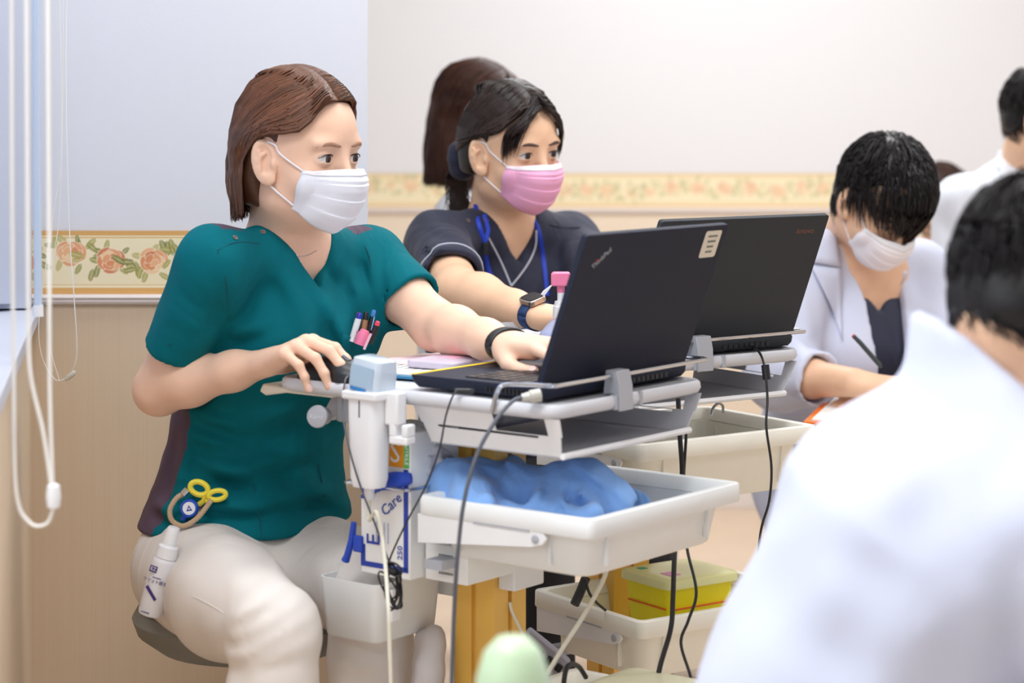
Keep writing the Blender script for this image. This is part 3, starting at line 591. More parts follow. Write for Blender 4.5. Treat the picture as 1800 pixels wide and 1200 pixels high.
def nets(sd, lo, hi, h, B=8, ex=None):                # surface nets on a sparse block grid
    lo, hi = arr(lo), arr(hi); nb = np.ceil((hi - lo) / h / B).astype(int); n = nb * B
    g = [np.arange(k) for k in nb]; bi = np.stack(np.meshgrid(*g, indexing='ij'), -1).reshape(-1, 3)
    dc = np.concatenate([sd.ev(lo + (c.astype(F4) + .5) * (B * h)) for c in np.array_split(bi, max(1, len(bi) // 60000))])
    keep = np.abs(dc) < B * h * 1.25 + .012
    V = np.where(dc < 0, -1, 1).astype(F4).reshape(nb)
    for a in range(3): V = np.repeat(V, B, a)
    V = np.pad(V, ((0, 1),) * 3, mode='edge')
    c = np.arange(B + 1); loc = np.stack(np.meshgrid(c, c, c, indexing='ij'), -1).reshape(-1, 3)
    kb = bi[keep]
    for ch in np.array_split(kb, max(1, len(kb) // 24)):
        if not len(ch): continue
        ix = (ch[:, None] * B + loc[None]).reshape(-1, 3); p = lo + ix.astype(F4) * h
        V[ix[:, 0], ix[:, 1], ix[:, 2]] = sd.ev(p, (p.min(0), p.max(0)))
    S = V < 0
    cnt = np.zeros(n, np.uint8); cor = [(a, b, c) for a in (0, 1) for b in (0, 1) for c in (0, 1)]
    def sl(a, q): return a[q[0]:q[0] + n[0], q[1]:q[1] + n[1], q[2]:q[2] + n[2]]
    for q in cor: cnt += sl(S, q)
    act = (cnt > 0) & (cnt < 8); idx = np.argwhere(act)
    if not len(idx): return np.zeros((0, 3), F4), np.zeros((0, 4), np.int64)
    cv = np.stack([V[idx[:, 0] + q[0], idx[:, 1] + q[1], idx[:, 2] + q[2]] for q in cor], -1)
    acc = np.zeros((len(idx), 3), F4); w = np.zeros(len(idx), F4)
    for i in range(8):
        for ax in range(3):
            if cor[i][ax]: continue
            q = list(cor[i]); q[ax] = 1; j = cor.index(tuple(q)); a, b = cv[:, i], cv[:, j]; m = (a < 0) != (b < 0)
            t = np.where(m, a / np.where(m, a - b, 1), 0); pt = np.tile(arr(cor[i]), (len(idx), 1)); pt[:, ax] = t
            acc += pt * m[:, None]; w += m
    vs = lo + (idx + acc / w[:, None]).astype(F4) * h
    vid = np.full(n, -1, np.int32); vid[act] = np.arange(len(idx))
    fs = []
    for ax in range(3):
        b, c2 = [(1, 2), (2, 0), (0, 1)][ax]
        s0 = [slice(1, n[k]) for k in range(3)]; s0[ax] = slice(0, n[ax]); s1 = list(s0); s1[ax] = slice(1, n[ax] + 1)
        A_, B_ = S[tuple(s0)], S[tuple(s1)]; m = np.argwhere(A_ != B_)
        if not len(m): continue
        off = np.array([1, 1, 1]); off[ax] = 0; e = m + off; fl = A_[tuple(m.T)]
        def cell(db, dc):
            q = e.copy(); q[:, b] -= db; q[:, c2] -= dc; return vid[q[:, 0], q[:, 1], q[:, 2]]
        f = np.stack([cell(1, 1), cell(0, 1), cell(0, 0), cell(1, 0)], -1); f[~fl] = f[~fl][:, ::-1]
        fs.append(f)
    fs = np.concatenate(fs); fs = fs[(fs >= 0).all(1)]
    if ex is not None:
        ctr = vs[fs].mean(1); k = np.ones(len(fs), bool)
        for l2, h2 in ex: k &= ~((ctr > arr(l2)) & (ctr < arr(h2))).all(1)
        fs = fs[k]
    return vs, fs
def npmesh(vs, fs, smooth=True):
    me = bpy.data.meshes.new('m'); nf, k = fs.shape; me.vertices.add(len(vs)); me.vertices.foreach_set('co', np.ascontiguousarray(vs, F4).reshape(-1))
    me.loops.add(nf * k); me.loops.foreach_set('vertex_index', np.ascontiguousarray(fs, np.int32).reshape(-1))
    me.polygons.add(nf); me.polygons.foreach_set('loop_start', np.arange(0, nf * k, k, dtype=np.int32)); me.polygons.foreach_set('loop_total', np.full(nf, k, np.int32))
    me.polygons.foreach_set('use_smooth', np.full(nf, smooth)); me.update(calc_edges=True); return me
def compact(vs, fs):
    u, inv = np.unique(fs.reshape(-1), return_inverse=True); return vs[u], inv.reshape(fs.shape)
def solid(sd, name, m, parent, lo, hi, h, fine=(), split=(), smooth=0):
    """mesh of a distance field; fine = [(lo, hi, h)] boxes meshed more finely; split = [(name, test(centres), material)]"""
    ex = [(arr(l) + h * .6, arr(u) - h * .6) for l, u, _ in fine]
    vs, fs = nets(sd, lo, hi, h, ex=ex)
    for l, u, hh in fine:
        v2, f2 = nets(sd, l, u, hh); fs = np.concatenate([fs, f2 + len(vs)]); vs = np.concatenate([vs, v2])
    if smooth:                                        # light Laplacian pass
        for _ in range(smooth):
            s = np.zeros_like(vs); c = np.zeros(len(vs), F4)
            for i in range(4):
                for j in ((i + 1) % 4, (i + 3) % 4): np.add.at(s, fs[:, i], vs[fs[:, j]]); np.add.at(c, fs[:, i], 1)
            vs = np.where(c[:, None] > 0, vs * .5 + .5 * s / np.maximum(c, 1)[:, None], vs).astype(F4)
    out = []; ctr = vs[fs].mean(1); left = np.ones(len(fs), bool); objs = []
    for nm, test, mm in split:
        k = test(ctr) & left; left &= ~k
        if k.any(): objs.append((nm, mm, k))
    o = link(name, npmesh(*compact(vs, fs[left])), m, parent, True)
    for nm, mm, k in objs: link(nm, npmesh(*compact(vs, fs[k])), mm, o, True)
    return o
def strands(name, pts, rad, m, parent, tone=None, sides=3):   # pts (N, M, 3), rad (N, M): tapered locks of hair in ONE mesh
    N, M, _ = pts.shape; T = np.gradient(pts, axis=1); T /= np.linalg.norm(T, axis=2, keepdims=True) + 1e-9
    ref = np.where(np.abs(T[..., 2:3]) < .9, arr((0, 0, 1)), arr((1, 0, 0))); n1 = np.cross(T, ref); n1 /= np.linalg.norm(n1, axis=2, keepdims=True) + 1e-9; n2 = np.cross(T, n1)
    vs = np.stack([pts + (n1 * math.cos(a) + n2 * math.sin(a)) * rad[..., None] for a in [2 * math.pi * k / sides for k in range(sides)]], 2).reshape(-1, 3)
    base = (np.arange(N)[:, None] * M + np.arange(M - 1)[None]).reshape(-1) * sides
    fs = np.concatenate([np.stack([base + k, base + (k + 1) % sides, base + sides + (k + 1) % sides, base + sides + k], -1) for k in range(sides)])
    me = npmesh(vs, fs)
    if tone is None: tone = RNG.uniform(.6, 1.35, N)
    ca = me.color_attributes.new('tone', 'FLOAT_COLOR', 'POINT'); c = np.repeat(tone, M * sides)[:, None] * np.ones((1, 4)); c[:, 3] = 1
    ca.data.foreach_set('color', c.astype(F4).reshape(-1))
    return link(name, me, m, parent, True)
def hair_mat(name, col, rough=.36):
    if name in MATS: return MATS[name]
    m = bpy.data.materials.new(name); m.use_nodes = True; nt = m.node_tree; b = nt.nodes['Principled BSDF']
    a = nt.nodes.new('ShaderNodeAttribute'); a.attribute_name = 'tone'; mx = nt.nodes.new('ShaderNodeMix'); mx.data_type = 'RGBA'; mx.blend_type = 'MULTIPLY'; mx.inputs[0].default_value = 1
    mx.inputs[6].default_value = (*S2L(col), 1); nt.links.new(a.outputs['Color'], mx.inputs[7]); nt.links.new(mx.outputs[2], b.inputs['Base Color'])
    b.inputs['Roughness'].default_value = rough + .06; b.inputs['Specular IOR Level'].default_value = .38
    MATS[name] = m; return m
def cr(ctrl, M):                                      # vectorised Catmull-Rom, ctrl (N, K, 3) -> (N, M, 3)
    ctrl = np.asarray(ctrl, F4); K = ctrl.shape[1]; q = np.concatenate([2 * ctrl[:, :1] - ctrl[:, 1:2], ctrl, 2 * ctrl[:, -1:] - ctrl[:, -2:-1]], 1)
    u = np.linspace(0, K - 1 - 1e-6, M); i = u.astype(int); t = (u - i)[None, :, None].astype(F4)
    a, b, c, d = q[:, i], q[:, i + 1], q[:, i + 2], q[:, i + 3]
    return (.5 * (2 * b + (c - a) * t + (2 * a - 5 * b + 4 * c - d) * t * t + (3 * b - a - 3 * c + d) * t ** 3)).astype(F4)
def axes(yaw, pitch=0, roll=0):                       # columns: the person's right, forward, up (yaw 0 faces the camera, + turns to the picture's right)
    y, p, r = map(math.radians, (yaw, pitch, roll))
    Fw = np.array((math.sin(y), -math.cos(y), 0)); R = np.array((-math.cos(y), -math.sin(y), 0)); U = np.array((0, 0, 1.0))
    F2 = Fw * math.cos(p) - U * math.sin(p); U2 = U * math.cos(p) + Fw * math.sin(p)
    R3 = R * math.cos(r) + U2 * math.sin(r); U3 = U2 * math.cos(r) - R * math.sin(r)
    return np.stack([R3, F2, U3], -1).astype(F4)
def skull(o, A, sc=1.0):                              # smooth head without features, for laying hair on
    q = SDF(); q.at(o, A, sc); q.el((0, -.007, .036), (.0750, .088, .087), .02); q.el((0, .022, .030), (.062, .063, .058), .03); q.el((0, .024, -.030), (.061, .056, .062), .03); q.rc((0, -.02, -.05), (0, -.035, -.12), .05, .052, .03); return q
EYE = (.0315, .0690, 0)
def add_head(sd, o, A, sc=1.0, jaw=1.0, open_=1.0, crown=1.0):
    sd.at(o, A, sc)
    sd.el((0, -.007, .036), (.0745, .087, .086 * crown), .02); sd.el((0, .022, .030), (.062, .063, .058), .03); sd.el((0, .024, -.030), (.061, .056, .062), .03)
    sd.el((0, .028, -.062), (.050 * jaw, .050, .044), .02); sd.el((0, .066, -.090), (.020 * jaw, .018, .018), .02)
    for s in (-1, 1):
        sd.el((s * .045 * jaw, .002, -.056), (.016, .026, .026), .02); sd.el((s * .038, .054, -.034), (.024, .022, .022), .02); sd.el((s * .028, .073, .021), (.024, .011, .008), .014)
    for s in (-1, 1): sd.el((s * .0325, .0985, .0), (.018, .016, .0105), .013, 's')
    sd.rc((0, .080, .006), (0, .099, -.034), .0065, .0088, .012); sd.el((0, .1005, -.038), (.0095, .009, .008), .008)
    for s in (-1, 1):
        sd.el((s * .010, .0915, -.040), (.0065, .008, .0065), .006)
        e = arr((s * EYE[0], EYE[1], EYE[2]))
        def lid(p, e=e):
            q = p - e; d = np.sqrt(np.einsum('ij,ij->i', q, q)) - .0156
            u = np.clip(q[:, 0] / .0172, -1, 1); up = .0062 * open_ * (1 - u * u) - .0002; lo = -.0046 * open_ * (1 - u * u) - .0006
            op = np.maximum(np.maximum(q[:, 2] - up, lo - q[:, 2]), .005 - q[:, 1]); return np.maximum(d, -op * .8)
        sd.fn(lid, e, .0175, .0035)
        # ear: flared plate, hollowed, with rim and lobe
        ca, sa = math.cos(.42), math.sin(.42); n = np.array((s * ca, sa, 0)); v = np.array((-s * sa, ca, 0)); u = np.array((0, 0, 1.0)); tl = .22
        u2 = u * math.cos(tl) - v * math.sin(tl); v2 = v * math.cos(tl) + u * math.sin(tl); R = np.stack([n, v2, u2], -1); c = np.array((s * .0775, .001, -.009))
        sd.el(c, (.0055, .0185, .034), .004, 'u', R); sd.el(c + n * .0055 + v2 * .003 + u2 * .003, (.0078, .0125, .024), .002, 's', R); sd.rc(c + n * .002 + v2 * .004 + u2 * .012, c + n * .002 - v2 * .009 + u2 * .004, .0026, .0026, .004); sd.el(c + n * .001 + v2 * .014 - u2 * .006, (.005, .004, .007), .004, 'u', R)
        sd.rc(c + n * .003 - v2 * .003 + u2 * .016, c + n * .003 - v2 * .0065 - u2 * .010, .0022, .0026, .003); sd.el(c - u2 * .026 + v2 * .004, (.0045, .0085, .008), .004, 'u', R)
        sd.el(c - n * .012 + v2 * .004 - u2 * .002, (.010, .012, .02), .006, 'u', R)
def face_parts(sd, o, A, body, sc=1.0, iris=(60, 38, 30), brow=(110, 78, 60), gaze=(0, 0), brow_w=.0030, lash=True, open_=1.0):
    """eyeballs with iris and pupil, lashes, eyebrows"""
    o = Vector(map(float, o)); M3 = Matrix([[float(A[i, j]) for j in range(3)] for i in range(3)]); M4 = M3.to_4x4(); M4.translation = o; M4 = M4 @ Matrix.Scale(sc, 4)
    mw = mat('eye_white', (232, 226, 226), .25, coat=.4); mi = mat('iris_%d' % iris[0], iris, .15, coat=1); mb = mat('brow_%d' % brow[0], brow, .7); ml = mat('lash_dark', (34, 24, 24), .6)
    for s in (-1, 1):
        e = Matrix.Translation((s * EYE[0], EYE[1], EYE[2])); g = Matrix.Rotation(math.radians(gaze[0]), 4, 'Z') @ Matrix.Rotation(math.radians(gaze[1]), 4, 'X')
        up = Matrix(((1, 0, 0, 0), (0, 0, 1, 0), (0, -1, 0, 0), (0, 0, 0, 1)))          # lathe axis z -> forward y
        r = .0144; eb = MB(M4 @ e @ g @ up).lathe([(max(1e-4, r * math.sin(t)), r * math.cos(t)) for t in [math.pi * k / 14 for k in range(15)]], 20).obj('eyeball', mw, body, world=True, smooth=180)
        MB(M4 @ e @ g @ up).lathe([(max(1e-4, (r + .0002) * math.sin(t)), (r + .0002) * math.cos(t)) for t in [.53 * k / 5 for k in range(6)]], 20).obj('iris', mi, eb, world=True, smooth=180)
        MB(M4 @ e @ g @ up).lathe([(max(1e-4, (r + .0005) * math.sin(t)), (r + .0005) * math.cos(t)) for t in [.27 * k / 4 for k in range(5)]], 16).obj('pupil', ml, eb, world=True, smooth=180)
        pts = []
        for k in range(11):
            u = -1 + 2 * k / 10; x = u * .0160; z = .0062 * open_ * (1 - u * u) + .0002; y = math.sqrt(max(1e-9, .0160 ** 2 - x * x * .80 - z * z)); pts.append(M4 @ (e @ Vector((x, y + .0003, z))))
        if lash: MB().tube(pts, [sc * v for v in (.0004, .0007, .0009, .001, .001, .001, .001, .001, .001, .0008, .0005)], 6).obj('eyelashes', ml, body, world=True)
        q = [(s * x, .13, z) for x, z in ((.012, .0180), (.020, .0192), (.031, .0212), (.041, .0205), (.051, .0160))]
        w = np.array([tuple(M4 @ Vector(p)) for p in q], F4); hp = sd.march(w, -A[:, 1], tmax=.09); hp = [Vector(map(float, p)) + Vector(map(float, A[:, 1])) * .0002 for p in hp]; hp = spline(hp, 4)
        n = len(hp); MB().tube(hp, [sc * brow_w * max(.25, math.sin(math.pi * (.12 + .80 * i / (n - 1)))) for i in range(n)], 8, flat=(tuple(map(float, A[:, 2])), .35)).obj('eyebrow', mb, body, world=True)
    return M4
def make_mask(M4, body, col, top=(240, 240, 246), pleats=3, name='face_mask', wx=.0550, ear=(1, 1), strap=(242, 242, 244), low=-.108, sd=None):
    """pleated surgical mask with ear loops, in head coordinates"""
    nu, nv = 33, 40; rows = []; ztop, zbot = -.014, low
    for j in range(nv):
        v = j / (nv - 1); row = []
        for i in range(nu):
            u = -1 + 2 * i / (nu - 1); a = abs(u)
            # height of the mask at this column: highest on the nose, corners a little lower, bottom wraps the chin
            z = (ztop - .006 * a ** 2) * (1 - v) + (zbot + .036 * a ** 1.8) * v
            yf = float(np.interp(v, [0, .18, .35, .6, .8, .92, 1], [.104, .1165, .1175, .110, .099, .086, .070]))
            ye = .056 - .024 * v
            x = wx * (1.0 - .10 * v) * math.sin(u * math.pi / 2 * .98) ** 1 if u >= 0 else -wx * (1.0 - .10 * v) * math.sin(a * math.pi / 2 * .98)
            c = math.cos(u * math.pi / 2 * .98); prof = max(0, c) ** (.78 if v > .15 else .9)
            nz = (1 - v * 3.2) * .0075 * math.exp(-(u / .12) ** 2) if v < .3 else 0                # over the nose bridge
            y = ye + (yf - ye) * prof + nz
            ph = v * (pleats + 1); fr = ph - math.floor(ph)
            y += .0022 * (1 - fr) * (1 if .3 < ph < pleats + .9 else 0) * (1 - a ** 4)                # pleat steps
            row.append(M4 @ Vector((x, y, z)))
        rows.append(row)
    if sd is not None:
        q = sd.push(np.array([tuple(p) for r_ in rows for p in r_], F4), .0022, 4); rows = [[Vector(map(float, q[j * nu + i])) for i in range(nu)] for j in range(nv)]
    o = MB().sheet(rows).obj(name, mat('mask_%d_%d_%d' % col, col, .75, sss=0, bump=.06, bscale=700), body, world=True, smooth=30, solid=.0014)
    band = MB().sheet([[p + (M4.to_3x3() @ Vector((0, .0010, 0))) for p in rows[j]] for j in range(0, 5)]).obj('nose_band', mat('mask_band_%d' % top[1], top, .7), o, world=True, solid=.0016)
    ms = mat('mask_strap', strap, .7)
    for s, k in zip((1, -1), ear):
        if not k: continue
        t = rows[1][-1 if s > 0 else 0]; b = rows[nv - 5][-1 if s > 0 else 0]
        e1 = M4 @ Vector((s * .0755, .020, .016)); e0 = M4 @ Vector((s * .0775, .006, .021)); e2 = M4 @ Vector((s * .072, .000, -.036)); e3 = M4 @ Vector((s * .073, -.012, -.026))
        m1 = M4 @ Vector((s * .0715, .026, .004)); m2 = M4 @ Vector((s * .066, .020, -.052))
        MB().tube(spline([t, m1, e1, e0], 5), .0014, 6).obj('ear_loop', ms, o, world=True); MB().tube(spline([b, m2, e2, e3], 5), .0014, 6).obj('ear_loop', ms, o, world=True)
    return o
def add_hand(sd, w, f, n, right, curl, sc=1.0, thumb=None, spread=1.0):
    """w wrist centre, f towards the fingers, n out of the back of the hand; curl = per finger (knuckle, middle, end) degrees. returns finger chains"""
    f = np.array(f, float); f /= np.linalg.norm(f); n = np.array(n, float); n -= f * (n @ f); n /= np.linalg.norm(n); t = np.cross(n, f) if right else np.cross(f, n)
    w = np.array(w, float); L = lambda a, b, c: w + (t * a + f * b + n * c) * sc
    sd.at()
    kn = [(.0255, .084, .002), (.0085, .089, .005), (-.0088, .084, .004), (-.0245, .074, 0)]
    for i, q in enumerate(kn): sd.rc(L(q[0] * .55, .004, 0), L(*q), .0135 * sc, .0098 * sc, .012)
    sd.rc(L(.012, .02, -.006), L(.016, .074, -.006), .010 * sc, .0095 * sc, .014); sd.rc(L(-.012, .02, -.006), L(-.016, .066, -.006), .011 * sc, .009 * sc, .014)
    lens = [(.041, .0235, .019), (.045, .027, .020), (.042, .0255, .020), (.033, .019, .018)]; rads = [(.0088, .0078, .0070, .0060), (.0090, .0080, .0072, .0061), (.0086, .0076, .0069, .0059), (.0076, .0067, .0061, .0053)]
    ch = []
    for i in range(4):
        sp = math.radians((7, 2, -3, -9)[i]) * spread; d = f * math.cos(sp) + t * math.sin(sp); p = L(*kn[i]); ang = 0; pts = [p]; dr = []
        for k in range(3):
            ang += math.radians(curl[i][k]); v = d * math.cos(ang) - n * math.sin(ang); p = p + v * lens[i][k] * sc; pts.append(p); dr.append(v)
        q = SDF()
        for k in range(3): q.rc(pts[k], pts[k + 1], rads[i][k] * sc, rads[i][k + 1] * sc, .004)
        sd._add(q.ev, (pts[0] + pts[3]) / 2, .075 * sc, .0045, 'u'); ang2 = ang
        ch.append((pts, d * math.sin(ang2) + n * math.cos(ang2), dr[-1], rads[i][3] * sc))
    th = thumb or ((.024, .018, -.008), (.044, .046, -.018), (.052, .074, -.024), (.050, .098, -.028))
    q = SDF(); tp = [L(*a) for a in th]; q.rc(tp[0], tp[1], .0150 * sc, .0105 * sc, .004); q.rc(tp[1], tp[2], .0105 * sc, .0088 * sc, .004); q.rc(tp[2], tp[3], .0090 * sc, .0068 * sc, .004)
    sd._add(q.ev, (tp[0] + tp[3]) / 2, .09 * sc, .012, 'u'); dv = tp[3] - tp[2]; dv /= np.linalg.norm(dv); nn = t * .7 + n * .7; nn -= dv * (nn @ dv)
    ch.append((tp, nn / np.linalg.norm(nn), dv, .0068 * sc))
    return ch
def nails(chains, body, which=(0, 1, 2, 3, 4), col=(246, 206, 196)):
    for i in which:
        pts, nn, d, r = chains[i]; c = Vector(pts[-1]) + Vector(nn) * (r * .93) - Vector(d) * .001
        M = frame(c, d, nn) @ Matrix.Diagonal((.0062, .0047, .0012, 1)); MB(M).lathe([(max(1e-3, math.sin(a)), math.cos(a)) for a in [math.pi * k / 8 for k in range(9)]], 14).obj('fingernail', mat('nail', col, .25, coat=.3), body, world=True, smooth=180)
def skin(name, col): return mat(name, col, .48, noise=.035, nscale=35, bump=.05, bscale=500, sss=.10, sssr=(.012, .005, .003), spec=.35)
# ------------------------------------------------------------------ the woman in teal
def npv(v): return np.array(tuple(v), F4)
def swave(p, d, fr, ph=0, warp=0, wd=None):
    x = p @ arr(d) * fr + ph
    if warp: x = x + warp * np.sin(p @ arr(wd if wd is not None else (d[1], d[2], d[0])) * fr * .37 + 1.3)
    return np.sin(x)
def bump_at(p, c, r): q = p - arr(tuple(c)); return np.exp(-np.einsum('ij,ij->i', q, q) / (r * r))
def fold_line(a, b, amp, wid):                       # one soft crease from a to b: a ridge with a valley beside it
    a, b = arr(tuple(a)), arr(tuple(b)); ab = b - a; L2 = float(ab @ ab) + 1e-6
    sdv = np.cross(ab, arr((0, 1, 0))); sdv = sdv / (np.linalg.norm(sdv) + 1e-9)
    def f(p):
        q = p - a; t = np.clip((q @ ab) / L2, 0, 1); q = q - t[:, None] * ab; e = q @ sdv; r2 = e * e + np.maximum(np.einsum('ij,ij->i', q, q) - e * e, 0) / 12
        return -.72 * amp * np.sin(np.clip(e / (.75 * wid), -3.1416, 3.1416)) * np.exp(-r2 / (2.2 * wid) ** 2) * np.sin(np.pi * np.clip(.08 + .84 * t, 0, 1))
    return f, (a + b) / 2, math.sqrt(L2) / 2 + 3 * wid + .05
def add_folds(sd, lst, dflt=3.2):
    sd.at()
    for x in lst:
        (x0, y0, x1, y1), amp, wid = x[0], x[1], x[2]; D = x[3] if len(x) > 3 else dflt
        h = sd.hit([(x0, y0), (x1, y1)]); f, c, r = fold_line(h[0], h[1], amp, wid); sd.fn(f, c, r, 0, 'd')
M_SKIN1 = skin('skin_fair', (240, 198, 172)); M_TEAL = mat('scrub_teal', (0, 104, 116), .85, noise=.05, nscale=900, bump=.12, bscale=1400, spec=.15, wr=(9, .55, .02))
M_PURP = mat('scrub_plum', (84, 64, 82), .8, bump=.12, bscale=1400, wr=(9, .5, .02)); M_TROU = mat('trousers_offwhite', (228, 221, 216), .8, bump=.10, bscale=1200, wr=(8, .5, .018))
A1 = axes(50); R1, F1, U1 = (npv(A1[:, i]) for i in range(3))
hip, waist, chest, upch, nckb = (npv(P(*a)) for a in ((436, 925, 3.335), (452, 765, 3.335), (486, 590, 3.295), (505, 468, 3.25), (512, 408, 3.225)))
AH1 = axes(56, 3, 0); HO1 = npv(P(524, 272, 3.175))
shR, elR, wrR = npv(P(377, 464, 3.115)), npv(P(282, 682, 3.185)), npv(P(468, 638, 3.085))
shL, elL, wrL = npv(P(645, 460, 3.36)), npv(P(766, 572, 3.24)), npv(P(893, 606, 3.05))
p1 = empty('person', (float(hip[0]), float(hip[1]), 0), 0, 'woman with a brown bob, white mask and teal scrubs, working at the front laptop', 'person')
B1 = SDF()
add_head(B1, HO1, AH1, 1.0, 1.0)
B1.at(); nk = HO1 + AH1 @ arr((0, -.022, -.055))
B1.seg(nk, nckb + R1 * 0 - F1 * .012, (.049, .052), (.055, .056), R1, .03)
B1.seg(upch + U1 * .01, chest, (.092, .058), (.125, .090), R1, .03); B1.seg(chest, waist, (.125, .090), (.11, .085), R1, .03)
B1.el(chest + U1 * .11 + F1 * .038, (.08, .045, .06), .04, 'u', A1)
for s, e, w_, k in ((shR, elR, wrR, 0), (shL, elL, wrL, 1)):
    B1.rc(nckb - U1 * .03 + (s - nckb) * .2, s, .032, .042, .03); B1.rc(s, s + (e - s) * .5, .044, .0395, .03); B1.rc(s + (e - s) * .5, e, .0395, .0355, .02)
    m_ = e + (w_ - e) * .28; B1.rc(e, m_, .0345, .0345, .02); B1.rc(m_, e + (w_ - e) * .7, .0345, .0265, .02)
    ad = (w_ - e) / np.linalg.norm(w_ - e); sv = np.cross(ad, U1); sv /= np.linalg.norm(sv)
    B1.seg(e + (w_ - e) * .7, w_ + ad * .012, (.0285, .026), (.0255, .0185), sv, .02)
elb = elR + (elR - shR) / np.linalg.norm(elR - shR) * .012 - F1 * .004; B1.el(elb, (.018, .018, .018), .03)
# right hand resting on the mouse, left hand on the keyboard
fR = arr((.068, -.066, .036)); cR = add_hand(B1, wrR, fR, (.02, -.28, 1), True, [(34, 30, 14), (36, 32, 15), (42, 36, 18), (46, 38, 18)], .97, thumb=((.020, .018, -.010), (.034, .046, -.026), (.036, .072, -.036), (.030, .092, -.040)))
fL = arr((.072, -.080, .004)); cL = add_hand(B1, wrL, fL, (.06, -.18, 1), False, [(14, 18, 10), (13, 20, 10), (13, 20, 10), (14, 20, 10)], .97, thumb=((.024, .016, -.010), (.040, .042, -.020), (.042, .068, -.026), (.034, .090, -.028)))
def bb(pts, m): a = np.array([tuple(p) for p in pts]); return a.min(0) - m, a.max(0) + m
hl, hu = HO1 - arr((.115, .125, .115)), HO1 + arr((.125, .115, .135))
body1 = solid(B1, 'body', M_SKIN1, p1, *bb([HO1, shR, elR, wrR, shL, elL, wrL, waist + U1 * .1, wrL + F1 * .1], .15), .004,
              fine=[(hl, hu, .0018), (*bb([c for ch in cR for c in ch[0]] + [wrR], .018), .0015), (*bb([c for ch in cL for c in ch[0]] + [wrL], .018), .0018)])
nails(cR, body1, (0, 1, 2, 3)); nails(cL, body1, (0, 1, 4))
H1 = face_parts(B1, HO1, AH1, body1, iris=(72, 46, 34), brow=(164, 124, 102), gaze=(6, -3))
make_mask(H1, p1, (236, 238, 248), strap=(240, 240, 248), sd=B1)
# ---- scrub top
S1 = SDF(); uh = np.array([[1, 0, 0], [0, 1, 0], [0, 0, 1.0]])
S1.seg(hip - U1 * .012, waist, (.190, .150), (.134, .108), R1, .04); S1.seg(waist, chest, (.134, .108), (.144, .108), R1, .05)
S1.seg(chest, upch, (.144, .108), (.100, .066), R1, .06); S1.el(chest + F1 * .075 - R1 * .055 + U1 * .02, (.07, .06, .07), .06, 'u', A1); S1.el(chest + F1 * .075 + R1 * .055 + U1 * .02, (.07, .06, .07), .06, 'u', A1)
for s, e, tf, r1 in ((shR, elR, .70, .051), (shL, elL, .66, .052)):
    S1.rc(nckb - U1 * .020 + (s - nckb) * .30, s + U1 * .002, .040, .049, .03); S1.rc(s, s + (e - s) * tf, .0535, r1, .03)
# sleeves are cut square and hollow, the hem is cut level
for s, e, tf in ((shR, elR, .70), (shL, elL, .66)):
    d = (e - s) / np.linalg.norm(e - s); c = s + (e - s) * tf
    S1.fn(lambda p, d=d, c=c: np.maximum((c - p) @ d, np.linalg.norm(p - c - d * .035, axis=1) - .078), c + d * .035, .078, .004, 's'); S1.rc(s + (e - s) * .56, c + d * .1, .0425, .0445, .004, 's')
S1.bx((hip[0], hip[1], .629 - .15), (.30, .30, .15), .002, .006, 's', A1)
# V neck, collar band, clearance for the neck
za = 1.27 - 331 * 3.12 / FPX
S1.at(nckb, A1)
def wedge(p): return np.maximum((np.abs(p[:, 0] + .004) - (p[:, 2] + float(nckb[2]) - za) * .60) * .857, -(p[:, 1] - .005))
S1.fn(wedge, (0, .08, 0), .2, .003, 's'); S1.at()
S1.seg(nckb + U1 * .012, nckb + U1 * .12 + F1 * .03, (.055, .056), (.070, .072), R1, .01, 's')
S1.at(nckb, A1)
def collar(p):
    w = wedge(p); return -.0030 * np.clip(1 - np.abs(w - .013) / .013, 0, 1) ** .35 * (p[:, 1] > -.02)
S1.fn(collar, (0, .08, -.03), .17, 0, 'd'); S1.at()
# creases
add_folds(S1, [((425, 560, 372, 640), 0.004, 0.0100), ((410, 520, 365, 610), 0.004, 0.0120), ((405, 470, 400, 590), 0.005, 0.0120), ((600, 470, 625, 560), 0.0115, 0.0120), ((640, 430, 650, 540), 0.008, 0.0100),
               ((330, 800, 480, 870), 0.0160, 0.0140), ((345, 850, 560, 800), 0.0160, 0.0130), ((300, 880, 480, 905), 0.0160, 0.0120), ((380, 900, 600, 860), 0.0144, 0.0130), ((420, 760, 560, 720), 0.0115, 0.0140), ((500, 830, 610, 900), 0.0144, 0.0120),
               ((470, 900, 540, 950), 0.0115, 0.0120), ((450, 640, 520, 600), 0.0115, 0.0140), ((300, 500, 280, 560), 0.003, 0.0120), ((680, 460, 700, 520), 0.004, 0.0120), ((320, 760, 300, 880), 0.0144, 0.0110), ((270, 890, 330, 930), 0.0144, 0.0100), ((560, 520, 600, 620), 0.0115, 0.0140), ((480, 480, 520, 560), 0.0086, 0.0140), ((330, 770, 400, 800), .012, .010), ((345, 735, 430, 760), .012, .010), ((560, 690, 600, 760), .010, .012), ((400, 600, 470, 580), .008, .012), ((585, 560, 610, 640), .009, .010), ((615, 470, 632, 540), .010, .009), ((575, 440, 600, 520), .008, .010), ((500, 900, 620, 905), .010, .012), ((300, 915, 420, 935), .010, .010)])
S1.fn(lambda p: .0016 * swave(p, (.5, .3, 1), 38, 0, 2.0) * swave(p, (1, -.4, .2), 30, 1, 1.7), hip, 1.0, 0, 'd')
